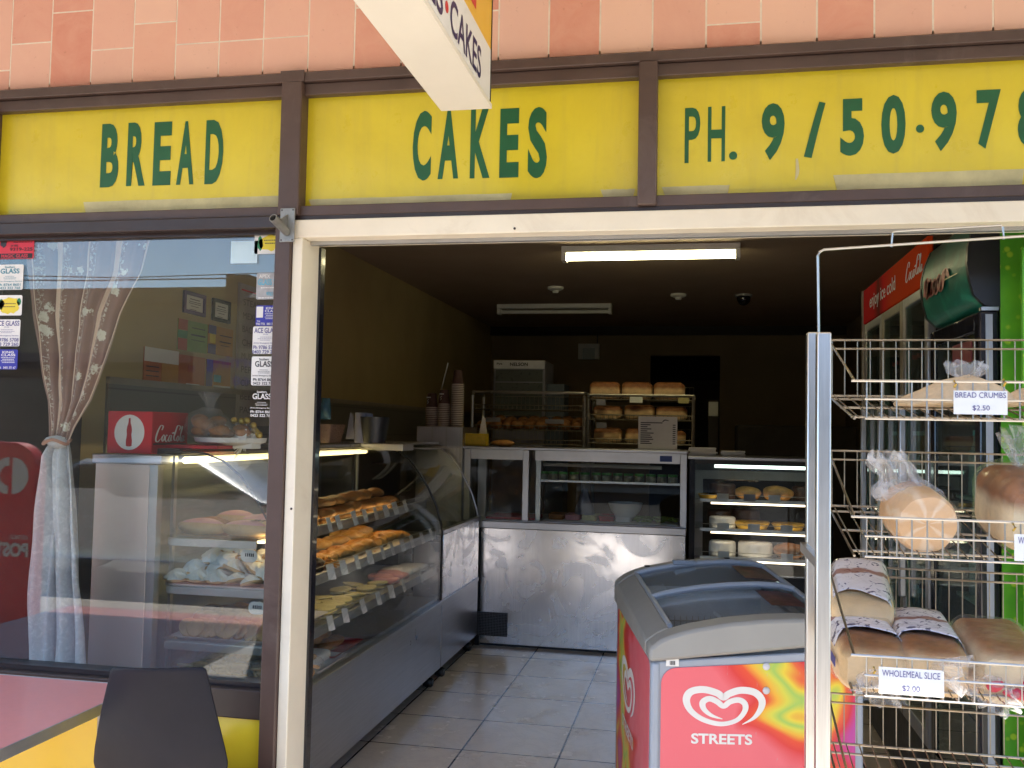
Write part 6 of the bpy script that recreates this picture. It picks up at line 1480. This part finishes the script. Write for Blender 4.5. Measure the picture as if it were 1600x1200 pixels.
# third tray: sliced loaves with printed labels
bx = lambda px, y=-.8: at(px, 1070, y=y).x
zt3 = slope_z(T3, -.86)
Ls = (.128, .26, .092)
bagged('bagged sliced loaf with printed label, left one at the front of the third tray', 'loafm', Ls, (bx(1361), -.70, .966), (.085, 0, R_(2)), True, tail=((.0, -.13, .045), (-.005, -.165, .01)))
bagged('bagged sliced loaf with printed label, right one at the front of the third tray', 'loafm', Ls, (bx(1463), -.70, .966), (.085, 0, R_(-4)), True, tail=((.0, -.13, .06), (.055, -.175, .062)))
bagged('bagged sliced loaf lying higher behind the left front loaf on the third tray', 'loafm', (.125, .2, .06), (at(1347, 930, y=-.60).x, -.575, 1.070), (.42, 0, R_(-6)), True)
bagged('bagged plain brown loaf with red printed end at the right of the third tray', 'loafw', (.135, .27, .10), (bx(1576)+.01, -.70, .962), (.09, 0, R_(-3)), red=True, tail=((-.02, -.13, .04), (-.05, -.16, .03)))

# ------------------------------------------------------------------ table and chair on the footpath
tb_ = thing('cafe_table', 'pink laminate table with metal edge under the shop window', 'table', (-2.1, -.5, PV))
tx1_ = -1.697; ty0, ty1 = -.95, -.075; tzz = .63
part('top', MB().box(-2.75, tx1_-.006, ty0, ty1, tzz-.028, tzz), 'pinktop', tb_, bev=.002)
ed = MB(); ed.box(tx1_-.0055, tx1_, ty0-.006, ty1+.006, tzz-.031, tzz+.001); ed.box(-2.756, tx1_-.006, ty0-.006, ty0-.0005, tzz-.031, tzz+.001); ed.box(-2.756, -2.7505, ty0, ty1, tzz-.031, tzz+.001); ed.box(-2.756, tx1_-.006, ty1+.0005, ty1+.006, tzz-.031, tzz+.001)
part('edge_band', ed, 'alu', tb_, bev=.001)
for lx, ly in ((-1.77, -.16), (-1.77, -.87), (-2.68, -.16), (-2.68, -.87)): part('leg', MB().tube([(lx, ly, PV), (lx, ly, tzz-.029)], .016, 12), 'galv', tb_)
ch = thing('cafe_chair', 'charcoal plastic chair with its back to the street by the pink table', 'chair', (-1.44, -.25, PV))
# backrest: tapered shell, narrow flat top, shoulders widening downwards
yk2 = -.45
def chback(u, v):
    pz = 1040+200*v
    rows = [(0, 180, 317, 1040, 0), (.03, 174, 322, 1046, 0), (.35, 153, 332, 1112, 0), (.62, 138, 342, 1172, 0), (.78, 133, 344.5, 1198, 0), (.9, 136, 342, 1215, 0), (1, 150, 330, 1235, 0)]
    l, r_, py, _ = lerp_rows(rows, v)
    px = l+(r_-l)*u; bow = .030*(1-(2*u-1)**2)
    p = at(px, py, y=yk2); 
    return Vector((p.x, yk2-bow+.05*v, p.z+(.0035*(1-abs(2*u-1)**4)-.0035)*(1 if v < .02 else 0)))
part('backrest', MB().grid(chback, 28, 30), 'chair', ch, sol=.009, bev=.003, smooth=60)
cxm = (at(240, 1100, y=yk2)).x
def seatf(u, v):
    x = cxm+(u-.5)*.40*(1-.08*v); y = -.40+.40*v; z = .36+.015*math.cos(u*6.28)*.5-.02*math.exp(-((v-.45)/.25)**2)+(.02 if v < .05 else 0)-.02*max(0, v-.9)*8; return Vector((x, y, z))
part('seat', MB().grid(seatf, 20, 20), 'chair', ch, sol=.009, bev=.003, smooth=60)
part('back_support', MB().grid(lambda u, v: Vector((cxm+(u-.5)*.26, -.405-.008*math.sin(v*3), .36+.13*v)), 8, 6), 'chair', ch, sol=.008)
for sx in (-1, 1):
    part('leg', MB().tube([(cxm+sx*.15, -.36, .35), (cxm+sx*.20, -.44, PV)], .011, 10), 'galv', ch); part('leg', MB().tube([(cxm+sx*.15, -.05, .35), (cxm+sx*.19, .0-.02, PV)], .011, 10), 'galv', ch)

# ------------------------------------------------------------------ across the street (seen in the window's reflection)
def opp(p, yy):
    """mirror of a point on the glass's reflected side"""
    q = at(*p, y=yy); return q
ob = thing('opposite_shop', 'long tan shop building across the street with a low parapet', 'building', (-12, -21, PV))
oy = -17.6
xl_, xr_ = -46, at(392, 450, y=-oy+.04).x
ztop = at(270, 449, y=-oy).z
part('wall', MB().box(xl_, xr_, oy-6, oy, PV, ztop-.4), 'oppwall', ob)
part('parapet', MB().box(xl_, at(355, 448, y=-oy).x, oy-.3, oy+.05, ztop-.399, ztop), 'oppwall', ob)
part('pier', MB().box(at(355, 448, y=-oy).x+.002, xr_, oy-.6, oy+.12, ztop-.399, at(370, 430, y=-oy).z), 'oppbrown', ob)
part('awning', MB().box(xl_, xr_, oy+.06, oy+2.6, 2.75, 2.95), 'oppbrown', ob)
for i in range(9):
    xx = xr_-3.6-3.7*i
    w_ = part('window', MB().box(xx, xx+2.9, oy+.002, oy+.03, .55, 2.5), 'dwin', ob); part('frame', MB().box(xx-.08, xx+2.98, oy+.002, oy+.06, 2.501, 2.58), 'oppbrown', w_)
sgA, sgB = at(322, 592, y=-oy), at(432, 560, y=-oy)
ob2 = thing('opposite_building', 'dark brick building across the street, right of the tan shop', 'building', (5, -21, PV))
part('wall', MB().box(xr_+.01, 30, oy-7, oy+.3, PV, at(415, 470, y=-oy).z), 'oppbrown', ob2)
part('roof', MB().prism([(xr_+.01, oy+.5, at(415, 470, y=-oy).z+.01), (30, oy+.5, at(415, 470, y=-oy).z+.01), (27, oy-3, 6.6), (xr_+3, oy-3, 6.6)], (0, -.4, 0)), P('grey_roof_tiles', (.16, .15, .16), .8), ob2)
for i in range(8):
    xx = xr_+1.2+4*i; w_ = part('window', MB().box(xx, xx+2.6, oy+.302, oy+.33, .5, 2.4), 'dwin', ob2); part('frame', MB().box(xx-.1, xx+2.7, oy+.302, oy+.36, 2.401, 2.5), 'dimwhite', w_)
part('sign_board', MB().box(-10.4, -7.6, -15.06, -15.0, 2.2, 3.05), P('tan_fascia_paint', (.42, .32, .17), .6), ob2); part('awning', MB().box(-10.3, -2, oy+.301, -15.061, 2.6, 2.75), 'oppbrown', ob2)
mb = MB(); text(mb, 'morning', (-8.55, -14.995, 2.56), (-1.55, 0, 0), (0, 0, .34), .03); text(mb, '9868', (-8.7, -14.995, 2.28), (-.8, 0, 0), (0, 0, .19), .03)
part('lettering', mb, P('violet_sign_print', (.10, .06, .36), .5), ob2, smooth=0)
pp = thing('power_pole', 'timber power pole with wires on the far side of the street', 'power pole', (-22, -16.4, PV))
part('pole', MB().tube([(-22, -16.4, PV), (-22, -16.4, 8)], [.16, .11], 12), 'timber', pp); part('crossarm', MB().box(-22.06, -21.94, -17.3, -15.5, 6.6, 6.75), 'timber', pp)
wz = at(200, 437, y=16.4).z
part('wire', MB().tube([(-60, -16.4, wz+.5), (-22, -16.4, wz+.15), (-14, -16.4, wz), (-5, -16.4, wz+.02), (40, -16.4, wz+.6)], .016, 5), 'ink', pp)
part('wire', MB().tube([(-60, -16.2, wz+.75), (-22, -16.2, wz+.3), (-13, -16.2, wz+.02), (40, -16.2, wz+.9)], .012, 5), 'ink', pp)
# parked car at the kerb
def car(x, y, lab, mat):
    t = thing('parked_car', lab, 'car', (x, y, PV-.14))
    sec = [(-2.1, .35), (-2.15, .62), (-1.95, .78), (-1.1, .90), (-.55, 1.32), (.75, 1.36), (1.45, .98), (2.0, .90), (2.12, .6), (2.08, .35)]
    L = []
    for j, (yy, s_) in enumerate(((-.82, .93), (-.85, .97), (-.7, 1.0), (.7, 1.0), (.85, .97), (.82, .93))):
        L.append([Vector((x+q*(.99 if j in (0, 5) else 1), y+(yy if z < .95 else yy*.82), PV-.14+(z if z < .6 else z*s_))) for q, z in sec])
    part('body', MB().loft(L), mat, t, bev=.05, smooth=50)
    gl_ = MB(); gl_.prism([(x+q, y+.72, PV-.14+z) for q, z in ((-.98, .95), (-.52, 1.24), (.7, 1.27), (1.25, .97))], (0, .03, 0)); part('side_window', gl_, 'dwin', t)
    for wx_ in (-1.35, 1.32):
        for wy_ in (-.74, .74):
            w_ = part('wheel', MB().tube([(x+wx_, y+wy_-.1, PV-.14+.31), (x+wx_, y+wy_+.1, PV-.14+.31)], .31, 22), 'tyre', t); part('rim', MB().tube([(x+wx_, y+wy_-.106, PV-.14+.31), (x+wx_, y+wy_+.106, PV-.14+.31)], .19, 16), 'alu', w_)
car(-5.6, -6.3, 'silver car parked at the kerb opposite the shop window', 'carp')
car(-11.2, -6.4, 'white car parked at the kerb further along the street', 'white')
# street posting box
pb = thing('street_posting_box', 'red upright post sign with rounded top on the footpath', 'post sign', (-5.15, -3.0, PV))
px1_ = -4.525
pts = rr(px1_-.75, px1_, PV+.02, 1.30, .2, 8)
mb = MB(); lo = [(p[0], -3.06, p[1]) for p in pts]; mb.prism(lo, (0, .12, 0)); part('body', mb, 'postred', pb, bev=.01)
part('foot', MB().box(px1_-.7, px1_-.05, -3.12, -2.9, PV, PV+.0195), 'galv', pb)
mb = MB(); cx_, cz_ = -4.716, 1.067; yp = -2.938
# white roundel letter: reads correctly from the shop side
def disc(mb, cx, cz, r0, r1, a0, a1, n_=24):
    pts = [(cx+r1*math.cos(a0+(a1-a0)*i/n_), yp, cz+r1*math.sin(a0+(a1-a0)*i/n_)) for i in range(n_+1)]+[(cx+r0*math.cos(a0+(a1-a0)*i/n_), yp, cz+r0*math.sin(a0+(a1-a0)*i/n_)) for i in range(n_, -1, -1)]
    mb.prism(pts, (0, .002, 0))
disc(mb, cx_+.012, cz_, .001, .128, R_(-90), R_(90)); disc(mb, cx_-.018, cz_, .07, .128, R_(90), R_(270)) 
text(mb, 'AUSTRALIA', (-4.553, yp+.003, .628), (-.145, 0, 0), (0, 0, .03), .02); text(mb, 'POST', (-4.55, yp+.003, .505), (-.27, 0, 0), (0, 0, .10), .05)
part('lettering', mb, 'white', pb, smooth=0)
